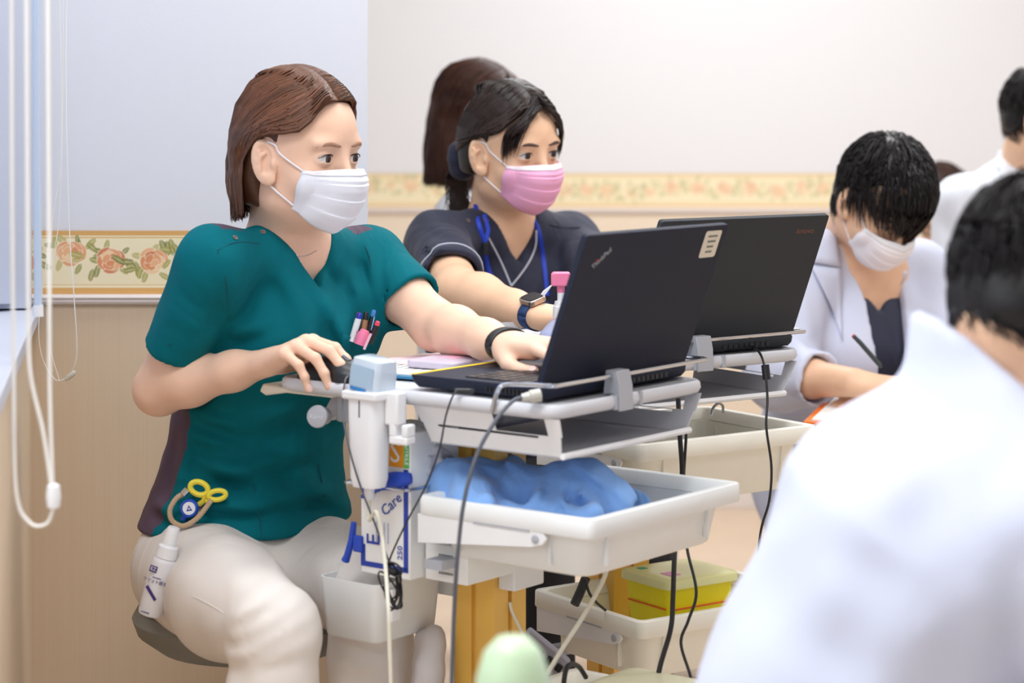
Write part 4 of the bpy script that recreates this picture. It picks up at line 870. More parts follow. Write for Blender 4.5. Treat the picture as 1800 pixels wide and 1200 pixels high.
def plum(c):
    q = (c - hip) @ A1; qc = (c - nckb) @ A1
    lat = q[:, 0]; ax = waist + (hip - waist) * np.clip((float(waist[2]) - c[:, 2:3]) / float(waist[2] - hip[2]), -1.2, 1.2); qa = (c - ax) @ A1; th = np.degrees(np.arctan2(qa[:, 1], qa[:, 0])); side = (th > -58) & (th < 4 - 10 * np.clip((float(waist[2]) - c[:, 2]) / .14, 0, 1)) & (c[:, 2] < float(chest[2]) - .06) & (lat > .02)
    lsd = (lat < -.10) & (np.abs(q[:, 1] - .0) < .02) & (c[:, 2] < float(chest[2]) - .08)
    sh = (np.abs(np.abs(qc[:, 0]) - .135) < .020) & (np.abs(qc[:, 1] + .008) < .028) & (qc[:, 2] > -.045)
    return side, lsd, sh & (qc[:, 0] > 0), sh & (qc[:, 0] < 0)
top1 = solid(S1, 'scrub_top', M_TEAL, p1, *bb([hip, shR, shL, elR, elL, waist, nckb], .21), .0038, split=[(nm_, (lambda c, i=i: plum(c)[i]), M_PURP) for i, nm_ in enumerate(('side_panel', 'side_panel', 'shoulder_patch', 'shoulder_patch'))], smooth=1)
def line_on(sd, px, name, m, parent, r=.0009, off=.0002, n=6): MB().tube(spline(sd.hit(px, off), n), r, 6).obj(name, m, parent, world=True)
M_SEAM = mat('seam_teal', (0, 78, 90), .9)
for s in ([(382, 440), (415, 426), (455, 428)], [(383, 442), (398, 500), (402, 560)], [(255, 588), (300, 606), (345, 628)], [(628, 410), (650, 455), (655, 530)], [(560, 815), (570, 870), (580, 930)], [(445, 850), (455, 900), (460, 945)], [(540, 812), (600, 800)], [(688, 565), (720, 530), (745, 505)]): line_on(S1, s, 'seam', M_SEAM, top1)
for x, y in ((462, 408), (413, 418)):
    h = S1.hit([(x, y)], .0006)[0]; nn = Vector(map(float, S1.grad(np.array([tuple(h)], F4))[0])); MB(frame(h, nn.orthogonal(), nn)).lathe([(.0024, 0), (.0042, 0), (.0042, .0008), (.0024, .0008), (.0024, 0)], 20).obj('snap_ring', M_CHROME, top1, world=True)
# chest pocket
pk = S1.hit([(600, 586), (640, 600), (637, 650), (598, 640)], .003)
MB().sheet([[pk[0].lerp(pk[1], i / 6) for i in range(7)], [pk[0].lerp(pk[3], .5).lerp(pk[1].lerp(pk[2], .5), i / 6) for i in range(7)], [pk[3].lerp(pk[2], i / 6) for i in range(7)]]).obj('chest_pocket', M_TEAL, top1, world=True, solid=.0022)
# necklace
nl = spline(B1.hit([(508, 440), (522, 449), (538, 449), (556, 440)], .0008), 6); MB().tube(nl, .0005, 6).obj('necklace', M_CHROME, p1, world=True)
# fitness band on the left wrist
ad = wrL - elL; ad /= np.linalg.norm(ad); sv = np.cross(ad, U1); sv /= np.linalg.norm(sv); uv = np.cross(sv, ad); wc = wrL - ad * .004
ring = []
for i in range(28):
    a = 2 * math.pi * i / 28; d = sv * math.cos(a) + uv * math.sin(a); o_ = wc + d * .06; q = B1.march(o_[None], -d)[0] + d * .0022; ring.append(q)
vsr = []
for q in ring: vsr.append([Vector(map(float, q - ad * .0085)), Vector(map(float, q + ad * .0085))])
MB().sheet(vsr + [vsr[0]]).obj('wristband', M_RUB, p1, world=True, solid=.003)
# ---- trousers
T1S = SDF(); hR, kR, aR = npv(P(335, 1005, 3.25)), npv(P(482, 1108, 2.88)), npv(P(470, 1480, 2.86)); hL, kL, aL = npv(P(530, 1000, 3.42)), npv(P(652, 1040, 3.08)), npv(P(650, 1420, 3.10))
T1S.el(hip - U1 * .035, (.160, .140, .095), .05, 'u', A1)
for h_, k_, a_ in ((hR, kR, aR), (hL, kL, aL)):
    T1S.rc(h_, h_ + (k_ - h_) * .5, .088, .080, .05); T1S.rc(h_ + (k_ - h_) * .5, k_, .080, .061, .03); T1S.rc(k_, k_ + (a_ - k_) * .35, .061, .061, .012); T1S.rc(k_ + (a_ - k_) * .35, a_, .061, .056, .012)
add_folds(T1S, [((405, 1105, 480, 1055), 0.013, .010), ((400, 1130, 490, 1090), 0.012, .009), ((398, 1155, 500, 1120), 0.010, .009), ((405, 1170, 520, 1150), 0.0064, .010), ((470, 980, 495, 1000), 0.0096, .012), ((300, 960, 420, 950), 0.0048, .012), ((600, 960, 640, 970), 0.0064, .010), ((560, 1150, 700, 1130), 0.0064, .012), ((590, 1180, 715, 1165), 0.0064, .012)])
T1S.fn(lambda p: .0014 * swave(p, (.8, .3, 1), 34, 0, 2.0) * swave(p, (1, -.6, .4), 26, 1, 1.7), hip, 1.2, 0, 'd')
tr1 = solid(T1S, 'trousers', M_TROU, p1, *bb([hip, hR, kR, aR, hL, kL, aL], .18), .006, smooth=1)
line_on(T1S, [(288, 1035), (340, 1048), (390, 1075), (425, 1105)], 'seam', mat('seam_white', (244, 240, 236), .8), tr1, .0004, .0001)
for a_, yw in ((aR, 50), (aL, 50)):                   # shoes
    s_ = SDF(); A_ = axes(yw); fl = np.array((a_[0], a_[1], 0)); s_.at(fl, A_); s_.el((0, .06, .035), (.042, .115, .036), .02); s_.el((0, -.005, .06), (.036, .05, .05), .03); s_.bx((0, .055, -.05), (.2, .3, .05), .002, .004, 's')
    solid(s_, 'shoe', mat('shoe_white', (230, 228, 226), .6), p1, *bb([fl - .16, fl + .19], .02), .008)
    B = SDF(); B.rc(a_, fl + arr((0, 0, .06)), .036, .034); solid(B, 'ankle', M_SKIN1, p1, *bb([a_, fl], .06), .008)
# ---- bob haircut
HM1 = hair_mat('hair_brown', (100, 62, 42))
def bob(sd, o, A, parent, name, hm, n, zend, seed, tuck=True, part=0.0, front=.086, fringe=False, vol=.010, style='bob', capz=None):
    r = np.random.default_rng(seed); W_ = lambda q: (q @ A.T + o).astype(F4)
    cap = SDF(); cap.at(o, A)
    cap.el((0, -.010, .038 if style == 'tied' else .040), (.0795, .0925, .080 if style == 'tied' else .0905), .01); cap.el((0, -.036, -.03), (.072, .056, .075), .05)

    def face(p): return -(p[:, 1] - (.010 + np.maximum(p[:, 2], -.03) * .93))
    cap.fn(lambda p: -face(p), (0, .1, 0), .4, .012, 'i'); cap.fn(lambda p: ((zend + .012) if capz is None else capz) - p[:, 2], (0, 0, -.2), .4, .01, 'i')
    if tuck or style == 'tied':
        for s_ in (1, -1): cap.el((s_ * .083, .003, -.008), (.022, .021, .037), .006, 's')
    co = solid(cap, name, hm, parent, o - .16, o + .16, .003)
    me = co.data; ca = me.color_attributes.new('tone', 'FLOAT_COLOR', 'POINT'); ca.data.foreach_set('color', np.tile(arr((.62, .62, .62, 1)), len(me.vertices)))
    ctr = []; sk = skull(o, A)
    for s in (1, -1):
        u = r.uniform(0, 1, n) ** 1.15                                               # u: front .. back of the parting
        th = u * 1.55 + .51; y0 = np.clip(-.007 + .091 * np.cos(th), -.1, front); z0 = .038 + .089 * np.sin(th)
        x0 = part + s * np.abs(r.normal(.0, .003, n)); j = r.normal(0, .003, (n, 6)); tk = tuck and (s > 0 or tuck == 2)
        c0 = np.stack([x0, y0, z0], -1); c1 = np.stack([part + s * (.036 + .003 * r.normal(size=n)), y0 * .86 - .004 + j[:, 0], z0 * .95 + .002], -1)
        if style == 'tied':
            c2 = np.stack([s * (.068 - .012 * u), y0 * .45 - .014 + j[:, 1], z0 * .50 + .024], -1); c3 = np.stack([s * (.070 - .012 * u), -.032 - .045 * u + j[:, 2], .012 + .006 * u], -1)
            c4 = np.stack([s * (.040 - .01 * u), -.080 - .012 * u + j[:, 3], -.010 + 0 * u], -1); c5 = np.stack([s * .006 + 0 * u, -.104 + j[:, 4], -.022 + 0 * u], -1)
        else:
            A0 = np.array([[.038, .076, .080], [.061, .054, .042], [.0785, -.002, .031], [.083, -.034, -.015], [.0745, -.040, zend]]) if tk else None
            ph = np.radians((97 if tk else 70) + (80 if tk else 105) * u + r.normal(0, 3, n)); sx, cy = s * np.sin(ph), np.cos(ph)          # where the lock hangs, by azimuth
            k = np.clip(1 - u * 1.6, 0, 1) if tk else 0 * u                          # front locks run back over the ear before they drop
            c2 = np.stack([sx * .074 * (1 - .1 * k), y0 * (.40 + .15 * k) + .5 * (cy * .092 - .008) + j[:, 1], z0 * .52 + .022 + .004 * k], -1)
            c3 = np.stack([sx * .0815, cy * .094 - .010 - .012 * k + j[:, 2], .004 + .026 * k], -1)
            c4 = np.stack([sx * .0835, cy * .093 - .012 - .010 * k + j[:, 3], zend * .52 + 0 * u], -1)
            c5 = np.stack([sx * (.074 + .003 * r.normal(size=n)), cy * .082 - .014 + j[:, 4], zend + r.normal(0, .005, n) - .004 * u], -1)
        C_ = [c0, c1, c2, c3, c4, c5]
        if style == 'tied':
            k = np.clip(1 - u * 1.6, 0, 1); A0 = np.array([[.038, .074, .080], [.064, .047, .044], [.0765, -.004, .028], [.058, -.060, -.002], [.006, -.104, -.022]])
        if style == 'tied' or tk:
            for i in range(5): C_[i + 1] = C_[i + 1] * (1 - k[:, None]) + (A0[i] * np.array((s, 1, 1)) + j[:, i:i + 1] * .8 + (np.array((0, -.006, .012)) * (1 - k[:, None]))) * k[:, None]
        ctr.append(np.stack(C_, 1))
    ctr = np.concatenate(ctr); K = 16; pts = cr(ctr, K); N = len(pts)
    off = np.repeat(r.uniform(.004, vol, N)[:, None], K, 1); off[:, 0] = .003; off[:, 1] *= .8
    P_ = W_(pts.reshape(-1, 3)); P_ = cap.push(sk.push(P_, off.reshape(-1), 3), off.reshape(-1) * .30, 2).reshape(N, K, 3)
    rad = (r.uniform(.0011, .0021, N)[:, None] * np.interp(np.linspace(0, 1, K), [0, .06, .7, 1], [.5, 1, 1, .25])[None]).astype(F4)
    tn = r.uniform(.5, 1.4, N) * (1 + .5 * (r.uniform(size=N) < .12))
    strands('hair_locks', P_, rad, hm, co, tn)
    return co
bob(B1, HO1, AH1, p1, 'hair', HM1, 1900, -.090, 5, tuck=True, part=.004)
# stool
st = empty('stool', (float(hip[0]) + .012, float(hip[1]) - .05, 0), 0, 'low grey swivel stool under the woman in teal', 'stool')
zs_ = .512
MB().lathe([(.02, zs_ - .062), (.14, zs_ - .058), (.172, zs_ - .034), (.180, zs_ - .012), (.172, zs_ + .002), (.02, zs_ + .006)], 40).obj('seat', mat('stool_grey', (128, 128, 122), .6), st)
MB().lathe([(.03, .10), (.03, zs_ - .044)], 16).obj('post', M_BLK, st); MB().tube([(.05, -.06, zs_ - .10), (.12, -.14, zs_ - .10), (.13, -.15, zs_ - .13)], .012, 8).obj('lever', M_BLK, st)
for i in range(5):
    a = i * 1.2566; MB().tube([(0, 0, .10), (.22 * math.cos(a), .22 * math.sin(a), .075)], [.024, .016], 8).obj('leg', M_BLK, st)
    MB(Matrix.Translation((.22 * math.cos(a), .22 * math.sin(a), .03))).lathe([(.005, -.03), (.022, -.022), (.03, 0), (.022, .022), (.012, .04)], 12).obj('castor', M_RUB, st)
# ------------------------------------------------------------------ the woman in navy
M_SKIN2 = skin('skin_warm', (240, 196, 162)); M_NAVY = mat('scrub_navy', (34, 38, 62), .75, bump=.12, bscale=1200, sheen=.1, wr=(9, .5, .02))
M_HAIRB = hair_mat('hair_black_brown', (44, 32, 30), .34)
def seated_legs(parent, hipc, A, m, seat=.50, th=.40, w=.09, name='trousers', h=.009, r=.078):
    q = SDF(); R_, F_, U_ = (npv(A[:, i]) for i in range(3)); hz = np.array((hipc[0], hipc[1], seat + .06), F4); pts = []
    q.el(hz + U_ * .02, (.155, .125, .10), .05, 'u', A)
    for s in (-1, 1):
        a = hz + R_ * s * w; k = a + F_ * th - U_ * .02 + R_ * s * .03; f = np.array((k[0], k[1], .06)) + F_ * .02; q.rc(a, k, r, .06, .04); q.rc(k, f, .06, .048, .02)
        q.el(f + F_ * .06 - U_ * .015, (.042, .11, .045), .02, 'u', A); pts += [a, k, f]
    q.bx((hz[0], hz[1], -.1), (1.0, 1.0, .102), .001, .004, 's')
    return solid(q, name, m, parent, *bb(pts + [hz + U_ * .1], .20), h)
A2 = axes(40); R2, F2, U2 = (npv(A2[:, i]) for i in range(3))
hip2, chest2, upch2, nckb2 = (npv(P(*a)) for a in ((872, 780, 4.10), (880, 530, 4.06), (886, 420, 4.02), (884, 372, 3.985)))
AH2 = axes(42, 6, -3); HO2 = npv(P(897, 263, 3.93))
sR2, eR2, wR2 = npv(P(768, 430, 3.90)), npv(P(806, 512, 3.655)), npv(P(948, 556, 3.475)); sL2, eL2, wL2 = npv(P(1000, 428, 4.11)), npv(P(1075, 520, 3.90)), npv(P(1022, 552, 3.60))
p2 = empty('person', (float(hip2[0]), float(hip2[1]), 0), 0, 'woman with tied dark hair, pink mask and navy scrubs at the rear laptop', 'person')
B2 = SDF(); add_head(B2, HO2, AH2, 1.0, 1.0, crown=.92); B2.at()
B2.seg(HO2 + AH2 @ arr((0, -.022, -.055)), nckb2 - F2 * .012, (.048, .051), (.054, .056), R2, .03)
B2.seg(upch2 + U2 * .01, chest2, (.092, .058), (.125, .09), R2, .03); B2.el(chest2 + U2 * .11 + F2 * .04, (.08, .045, .06), .04, 'u', A2)
for s, e, w_ in ((sR2, eR2, wR2), (sL2, eL2, wL2)):
    B2.rc(nckb2 - U2 * .03 + (s - nckb2) * .2, s, .032, .042, .03); B2.rc(s, e, .044, .038, .03); m_ = e + (w_ - e) * .28; B2.rc(e, m_, .038, .039, .02); B2.rc(m_, e + (w_ - e) * .7, .039, .0285, .02)
    ad = (w_ - e) / np.linalg.norm(w_ - e); sv = np.cross(ad, U2); B2.seg(e + (w_ - e) * .7, w_ + ad * .012, (.0285, .027), (.0260, .0195), sv, .02)
c2R = add_hand(B2, wR2, arr((.085, -.055, .004)), (.05, -.2, 1), True, [(16, 20, 10)] * 4, .97, thumb=((.022, .018, -.010), (.038, .046, -.022), (.040, .072, -.030), (.034, .092, -.032)))
c2L = add_hand(B2, wL2, arr((.02, -.09, .010)), (-.1, -.1, 1), False, [(18, 24, 12)] * 4, .97)
body2 = solid(B2, 'body', M_SKIN2, p2, *bb([HO2, sR2, eR2, wR2, sL2, eL2, wL2, chest2], .15), .0045,
              fine=[(HO2 - arr((.12, .125, .125)), HO2 + arr((.125, .12, .135)), .0021), (*bb([c for ch in c2R for c in ch[0]] + [wR2], .018), .002), (*bb([c for ch in c2L for c in ch[0]] + [wL2], .018), .002)])
H2 = face_parts(B2, HO2, AH2, body2, iris=(56, 36, 30), brow=(84, 62, 56), gaze=(4, -3), open_=.92)
mk2 = make_mask(H2, p2, (246, 178, 214), top=(244, 232, 242), sd=B2)
S2 = SDF(); S2.seg(hip2 + U2 * .05, chest2, (.155, .13), (.146, .112), R2, .05); S2.seg(chest2, upch2, (.146, .112), (.104, .070), R2, .04)
S2.el(chest2 + F2 * .06, (.12, .07, .07), .06, 'u', A2)
for s, e, tf in ((sR2, eR2, .74), (sL2, eL2, .8)):
    S2.rc(nckb2 - U2 * .020 + (s - nckb2) * .30, s + U2 * .004, .042, .052, .03); S2.rc(s, s + (e - s) * tf, .056, .056, .03)
    d = (e - s) / np.linalg.norm(e - s); c = s + (e - s) * tf
    S2.fn(lambda p, d=d, c=c: np.maximum((c - p) @ d, np.linalg.norm(p - c - d * .035, axis=1) - .082), c + d * .035, .082, .004, 's'); S2.rc(s + (e - s) * .5, c + d * .1, .0445, .049, .004, 's')
za2 = 1.27 - (466 - HOR) * 3.93 / FPX
S2.at(nckb2, A2)
def wedge2(p): return np.maximum((np.abs(p[:, 0] + .002) - (p[:, 2] + float(nckb2[2]) - za2) * .58) * .865, -(p[:, 1] - .005))
S2.fn(wedge2, (0, .08, 0), .2, .003, 's'); S2.at(); S2.seg(nckb2 + U2 * .012, nckb2 + U2 * .12 + F2 * .03, (.055, .056), (.070, .072), R2, .01, 's'); S2.at(nckb2, A2)
S2.fn(lambda p: -.0030 * np.clip(1 - np.abs(wedge2(p) - .014) / .014, 0, 1) ** .35 * (p[:, 1] > -.02), (0, .08, -.03), .17, 0, 'd'); S2.at()
add_folds(S2, [((745, 430, 840, 470), .008, .012), ((760, 400, 830, 440), .007, .012), ((735, 460, 800, 480), .007, .012), ((870, 480, 880, 560), .006, .012), ((990, 420, 1005, 540), .008, .012), ((1015, 410, 1030, 520), .008, .012), ((970, 440, 985, 560), .006, .012), ((800, 470, 860, 540), .007, .013)])
S2.fn(lambda p: .0018 * swave(p, (.5, .3, 1), 38, 0, 2.0) * swave(p, (1, -.4, .2), 30, 1, 1.7), chest2, 1.0, 0, 'd')
top2 = solid(S2, 'scrub_top', M_NAVY, p2, *bb([hip2 + U2 * .05, sR2, sL2, eR2, eL2, nckb2], .20), .005, smooth=1)
M_PIPE = mat('piping_grey', (196, 200, 214), .6); M_LAN = mat('lanyard_blue', (20, 60, 190), .55)
for q in ([(856, 415), (880, 460), (898, 503)], [(898, 503), (912, 486), (925, 468), (935, 448), (941, 428), (942, 405)], ): line_on(S2, q, 'piping', M_PIPE, top2, .0019, .0022, 8)
d = (eR2 - sR2) / np.linalg.norm(eR2 - sR2); c = sR2 + (eR2 - sR2) * .66; sv = np.cross(d, U2); sv /= np.linalg.norm(sv); uv = np.cross(sv, d); rg = []
for i in range(32):
    a = 2 * math.pi * i / 32; dd = sv * math.cos(a) + uv * math.sin(a); q = S2.march((c + dd * .1)[None], -dd)[0]; rg.append(q + dd * .0004)
MB().tube([Vector(map(float, q)) for q in rg], .0017, 6, closed=True).obj('piping', M_PIPE, top2, world=True)
line_on(S2, [(950, 390), (985, 400), (1020, 400)], 'seam', mat('seam_navy', (20, 22, 40), .9), top2, .0008)
for x, y in ((854, 387), (822, 388)):
    h = S2.hit([(x, y)], .0006)[0]; nn = Vector(map(float, S2.grad(np.array([tuple(h)], F4))[0])); MB(frame(h, nn.orthogonal(), nn)).lathe([(.0026, 0), (.0048, 0), (.0048, .0008), (.0026, .0008), (.0026, 0)], 20).obj('snap_ring', M_CHROME, top2, world=True)
ln = empty('lanyard', S2.hit([(848, 420)])[0], 0, 'bright blue neck lanyard of the woman in navy', 'lanyard')
for q in ([(838, 335), (836, 365), (840, 395), (850, 424)], [(846, 345), (850, 380), (856, 405), (850, 424)], [(850, 426), (853, 450), (860, 478), (867, 492)], [(938, 378), (946, 410), (952, 450), (957, 490), (960, 520)]):
    pp = spline(S2.hit(q, .0035), 6); MB().tube(pp, .0042, 8, flat=((1, 0, 0), .25)).obj('strap', M_LAN, ln, world=True)
h = S2.hit([(850, 432)], .006)[0]; MB(Matrix.Translation(h)).box(-.005, .005, -.003, .003, -.014, .008).obj('clasp', M_BLK, ln, world=True, bevel=.001)
# hair tied back, parting, loose front locks, scrunchie
hb2 = bob(B2, HO2, AH2, p2, 'hair', M_HAIRB, 900, -.03, 11, part=.004, style='tied', capz=-.045, vol=.007)
W2 = lambda q: np.array([tuple(H2 @ Vector(v)) for v in q], F4)
r = np.random.default_rng(4); ct = []
for s in (1, -1):
    for i in range(130):
        u = r.uniform(); w = r.normal(0, .003, 3)
        ct.append([(.004 + s * .003, .066 + .020 * (1 - u) + w[0], .104 - .018 * (1 - u) + w[1]), (s * (.026 + .010 * u) + w[0], .088 - .010 * u, .072), (s * (.046 + .012 * u) + w[1], .080 - .024 * u, .040 + w[2]), (s * (.054 + .010 * u) + w[1], .076 - .026 * u, .014 - .016 * u + w[2] * 2)])
ct = np.array(ct, F4); pp = cr(ct, 12); N = len(pp); pw = W2(pp.reshape(-1, 3)); pw = skull(HO2, AH2).push(pw, np.repeat(r.uniform(.004, .011, N), 12), 3).reshape(N, 12, 3)
strands('front_locks', pw, (r.uniform(.0009, .0016, N)[:, None] * np.interp(np.linspace(0, 1, 12), [0, .1, .6, 1], [.6, 1, 1, .15])[None]).astype(F4), M_HAIRB, hb2)
sc_ = SDF(); kc = np.array(tuple(H2 @ Vector((.014, -.102, -.028))), F4)
for i in range(9):
    a = i * 2 * math.pi / 9; d = AH2 @ arr((math.cos(a), -.2, math.sin(a))); sc_.el(kc + d * .024, (.017 + .004 * (i % 2), .017, .014 + .004 * (i % 3)), .006, 'u', AH2)
solid(sc_, 'scrunchie', M_NAVY, p2, kc - .07, kc + .07, .004, smooth=1)
ct = np.array([[(.012 + r.normal(0, .010), -.118, -.03 + r.normal(0, .008)), (.010 + r.normal(0, .012), -.135, -.07), (.004 + r.normal(0, .014), -.128, -.13), (r.normal(0, .010), -.118, -.17 + r.normal(0, .01))] for _ in range(260)], F4)
pp = cr(ct, 10); strands('ponytail', W2(pp.reshape(-1, 3)).reshape(-1, 10, 3), np.full((260, 10), .0014, F4) * np.linspace(1, .4, 10)[None].astype(F4), M_HAIRB, hb2)
# smart watch
ad = wR2 - eR2; ad /= np.linalg.norm(ad); sv = np.cross(ad, U2); sv /= np.linalg.norm(sv); uv = np.cross(sv, ad); wc = wR2 - ad * .010; rg = []
for i in range(28):
    a = 2 * math.pi * i / 28; d = sv * math.cos(a) + uv * math.sin(a); q = B2.march((wc + d * .06)[None], -d)[0] + d * .002; rg.append([Vector(map(float, q - ad * .010)), Vector(map(float, q + ad * .010))])
wt = MB().sheet(rg + [rg[0]]).obj('watch_strap', mat('strap_blue', (22, 56, 110), .6), p2, world=True, solid=.0025)
dn = uv * .93 - sv * .30 if (uv * .93 - sv * .30)[1] < (uv * .93 + sv * .30)[1] else uv * .93 + sv * .30; dn /= np.linalg.norm(dn)
q = B2.march((wc + dn * .06)[None], -dn)[0] + dn * .006; Mw = frame(Vector(map(float, q)), ad, dn)
MB(Mw).prism(rrect(.038, .034, .009), -.005, .0045).obj('watch_case', mat('watch_steel', (190, 178, 168), .25, metal=1), wt, world=True, bevel=.002); MB(Mw).prism(rrect(.032, .028, .007), .0045, .0055).obj('watch_face', M_BLK, wt, world=True)
seated_legs(p2, hip2, A2, mat('trousers_black', (22, 22, 30), .8), .50, .27)
# ------------------------------------------------------------------ long-haired woman behind
M_HAIR3 = hair_mat('hair_dark_brown', (74, 44, 34), .36); M_SHIRT = mat('shirt_white', (222, 225, 234), .8, bump=.06, bscale=800, wr=(7, .5, .02))
A3 = axes(80); HO3 = npv(P(838, 205, 4.95)); AH3 = axes(86, 8, 0); n3 = npv(P(830, 330, 5.0)); R3, F3, U3 = (npv(A3[:, i]) for i in range(3))
p3 = empty('person', (float(n3[0]), float(n3[1]), 0), 0, 'woman with long brown hair in white, mostly hidden behind the woman in navy', 'person')
B3 = SDF(); add_head(B3, HO3, AH3); B3.at(); B3.seg(HO3 + AH3 @ arr((0, -.022, -.055)), n3, (.048, .05), (.055, .055), R3, .03); B3.rc(n3 - U3 * .06 - R3 * .12, n3 - U3 * .06 + R3 * .12, .05, .05, .04); body3 = solid(B3, 'body', M_SKIN2, p3, *bb([HO3, n3], .20), .004)
H3 = face_parts(B3, HO3, AH3, body3); make_mask(H3, p3, (238, 240, 246), sd=B3)
S3 = SDF(); S3.seg(n3 - U3 * .56, n3 - U3 * .28, (.155, .13), (.15, .12), R3, .05); S3.seg(n3 - U3 * .28, n3 - U3 * .06, (.15, .12), (.11, .075), R3, .05)
for s in (-1, 1): S3.rc(n3 - U3 * .035 + R3 * s * .05, n3 - U3 * .065 + R3 * s * .15, .042, .055, .04); S3.rc(n3 - U3 * .065 + R3 * s * .15, n3 - U3 * .30 + R3 * s * .19 + F3 * .08, .055, .045, .03); S3.rc(n3 - U3 * .30 + R3 * s * .19 + F3 * .08, n3 - U3 * .33 + R3 * s * .12 + F3 * .28, .045, .038, .03)
solid(S3, 'white_shirt', M_SHIRT, p3, *bb([n3, n3 - U3 * .56], .33), .007, smooth=1); seated_legs(p3, n3, A3, M_TROU, .48, .40)
hb3 = bob(B3, HO3, AH3, p3, 'hair', M_HAIR3, 1100, -.160, 15, tuck=False, part=0, vol=.016, capz=-.10)
# fringe over the forehead
W3 = lambda q: np.array([tuple(H3 @ Vector(v)) for v in q], F4); ct = []
for i in range(420):
    x = r.uniform(-.062, .062); w = r.normal(0, .003, 3); ct.append([(x * .3, .03, .125), (x * .8, .080 - abs(x) * .2, .100), (x, .102 - abs(x) * .5, .06 + w[0]), (x * 1.06, .106 - abs(x) * .62, .018 + w[1] * 2)])
pp = cr(np.array(ct, F4), 12); N = len(pp); pw = skull(HO3, AH3).push(W3(pp.reshape(-1, 3)), np.repeat(r.uniform(.004, .012, N), 12), 3).reshape(N, 12, 3); strands('fringe', pw, np.full((N, 12), .0014, F4), M_HAIR3, hb3)
# ------------------------------------------------------------------ short hair for the men
def short_hair(sd, o, A, parent, hm, n, seed, fringe=.02, lift=(.006, .016), nape=-.045, side=-.012, L=.05, cap_h=.0035, res=.004, fl=.066):
    r = np.random.default_rng(seed); W_ = lambda q: (q @ A.T + o).astype(F4)
    def line(x, y): return np.where(y > .045, fl, np.interp(y, [-.12, -.06, -.02, .012, .03, .045], [nape, nape, side - .005, side + .024, min(.045, fl * .8), fl]))   # hairline height
    cap = SDF(); cap.at(o, A); cap.el((0, -.008, .038), (.0795, .0925, .090), .01); cap.el((0, -.040, -.015), (.070, .050, .052), .04)
    cap.fn(lambda p: line(p[:, 0], p[:, 1]) - p[:, 2], (0, 0, -.1), .4, .006, 'i')
    for s_ in (1, -1): cap.el((s_ * .083, .003, -.008), (.022, .021, .037), .006, 's')
    co = solid(cap, 'hair', hm, parent, o - .16, o + .16, res)
    me = co.data; ca = me.color_attributes.new('tone', 'FLOAT_COLOR', 'POINT'); ca.data.foreach_set('color', np.tile(arr((.6, .6, .6, 1)), len(me.vertices)))
    c = arr((0, -.045, .0)); d = r.normal(size=(n * 3, 3)).astype(F4); d /= np.linalg.norm(d, axis=1, keepdims=True); p = arr((0, -.008, .038)) + d * arr((.078, .091, .089))
    p = p[p[:, 2] > line(p[:, 0], p[:, 1]) - .004][:n]; N = len(p)
    cw = arr((.006, -.060, .118)); t = p - cw; nn = (p - arr((0, -.008, .038))) / arr((.078, .091, .089)) ** 2; nn /= np.linalg.norm(nn, axis=1, keepdims=True)
    t -= nn * np.einsum('ij,ij->i', t, nn)[:, None]; t /= np.linalg.norm(t, axis=1, keepdims=True) + 1e-6; t += r.normal(0, .09, t.shape)
    ln = L * r.uniform(.7, 1.2, N) * np.where(p[:, 1] > .02, 1.0 + fringe * 12 * np.clip(p[:, 1], 0, .1), .72); K = 10
    s = np.linspace(0, 1, K)[None, :, None]; pts = p[:, None] + t[:, None] * ln[:, None, None] * s; pts[..., 2] -= (.014 * s[..., 0] ** 2)
    off = (r.uniform(*lift, N)[:, None] * np.interp(np.linspace(0, 1, K), [0, .3, 1], [.4, 1, .9])[None]); pw = skull(o, A, 1.03).push(W_(pts.reshape(-1, 3)), off.reshape(-1), 3).reshape(N, K, 3)
    strands('hair_locks', pw, (r.uniform(.0010, .0020, N)[:, None] * np.interp(np.linspace(0, 1, K), [0, .2, .6, 1], [.7, 1, .9, .12])[None]).astype(F4), hm, co)
    return co
M_HAIRM = hair_mat('hair_black', (30, 26, 28), .34); M_COAT = mat('lab_coat_white', (208, 213, 234), .8, bump=.05, bscale=700, wr=(4, .35, .03)); M_SKIN3 = skin('skin_tan', (236, 192, 160))
# ------------------------------------------------------------------ the man in a white coat writing
A4 = axes(22); R4, F4v, U4 = (npv(A4[:, i]) for i in range(3)); HO4 = npv(P(1546, 352, 4.20)); AH4 = axes(28, 40, 4)
n4, c4, h4 = npv(P(1498, 425, 4.36)), npv(P(1492, 610, 4.34)), npv(P(1480, 860, 4.42))
sR4, eR4, wR4 = npv(P(1412, 470, 4.27)), npv(P(1372, 660, 4.16)), npv(P(1500, 672, 4.00)); sL4, eL4, wL4 = npv(P(1610, 480, 4.43)), npv(P(1665, 660, 4.30)), npv(P(1580, 690, 4.08))
p4 = empty('person', (float(h4[0]), float(h4[1]), 0), 0, 'dark-haired man in a white coat and white mask bent over his writing', 'person')
B4 = SDF(); add_head(B4, HO4, AH4, 1.02, 1.06, .55); B4.at(); B4.seg(HO4 + AH4 @ arr((0, -.02, -.055)), n4, (.055, .056), (.062, .06), R4, .03)
B4.seg(n4 - U4 * .04, c4, (.11, .07), (.14, .10), R4, .04); B4.el(n4 - U4 * .06 + F4v * .055, (.09, .05, .07), .04, 'u', A4)
for s, e, w_ in ((sR4, eR4, wR4), (sL4, eL4, wL4)): B4.rc(s, e, .042, .038, .03); B4.rc(e, e + (w_ - e) * .4, .038, .036, .02); B4.rc(e + (w_ - e) * .4, w_, .036, .027, .02)
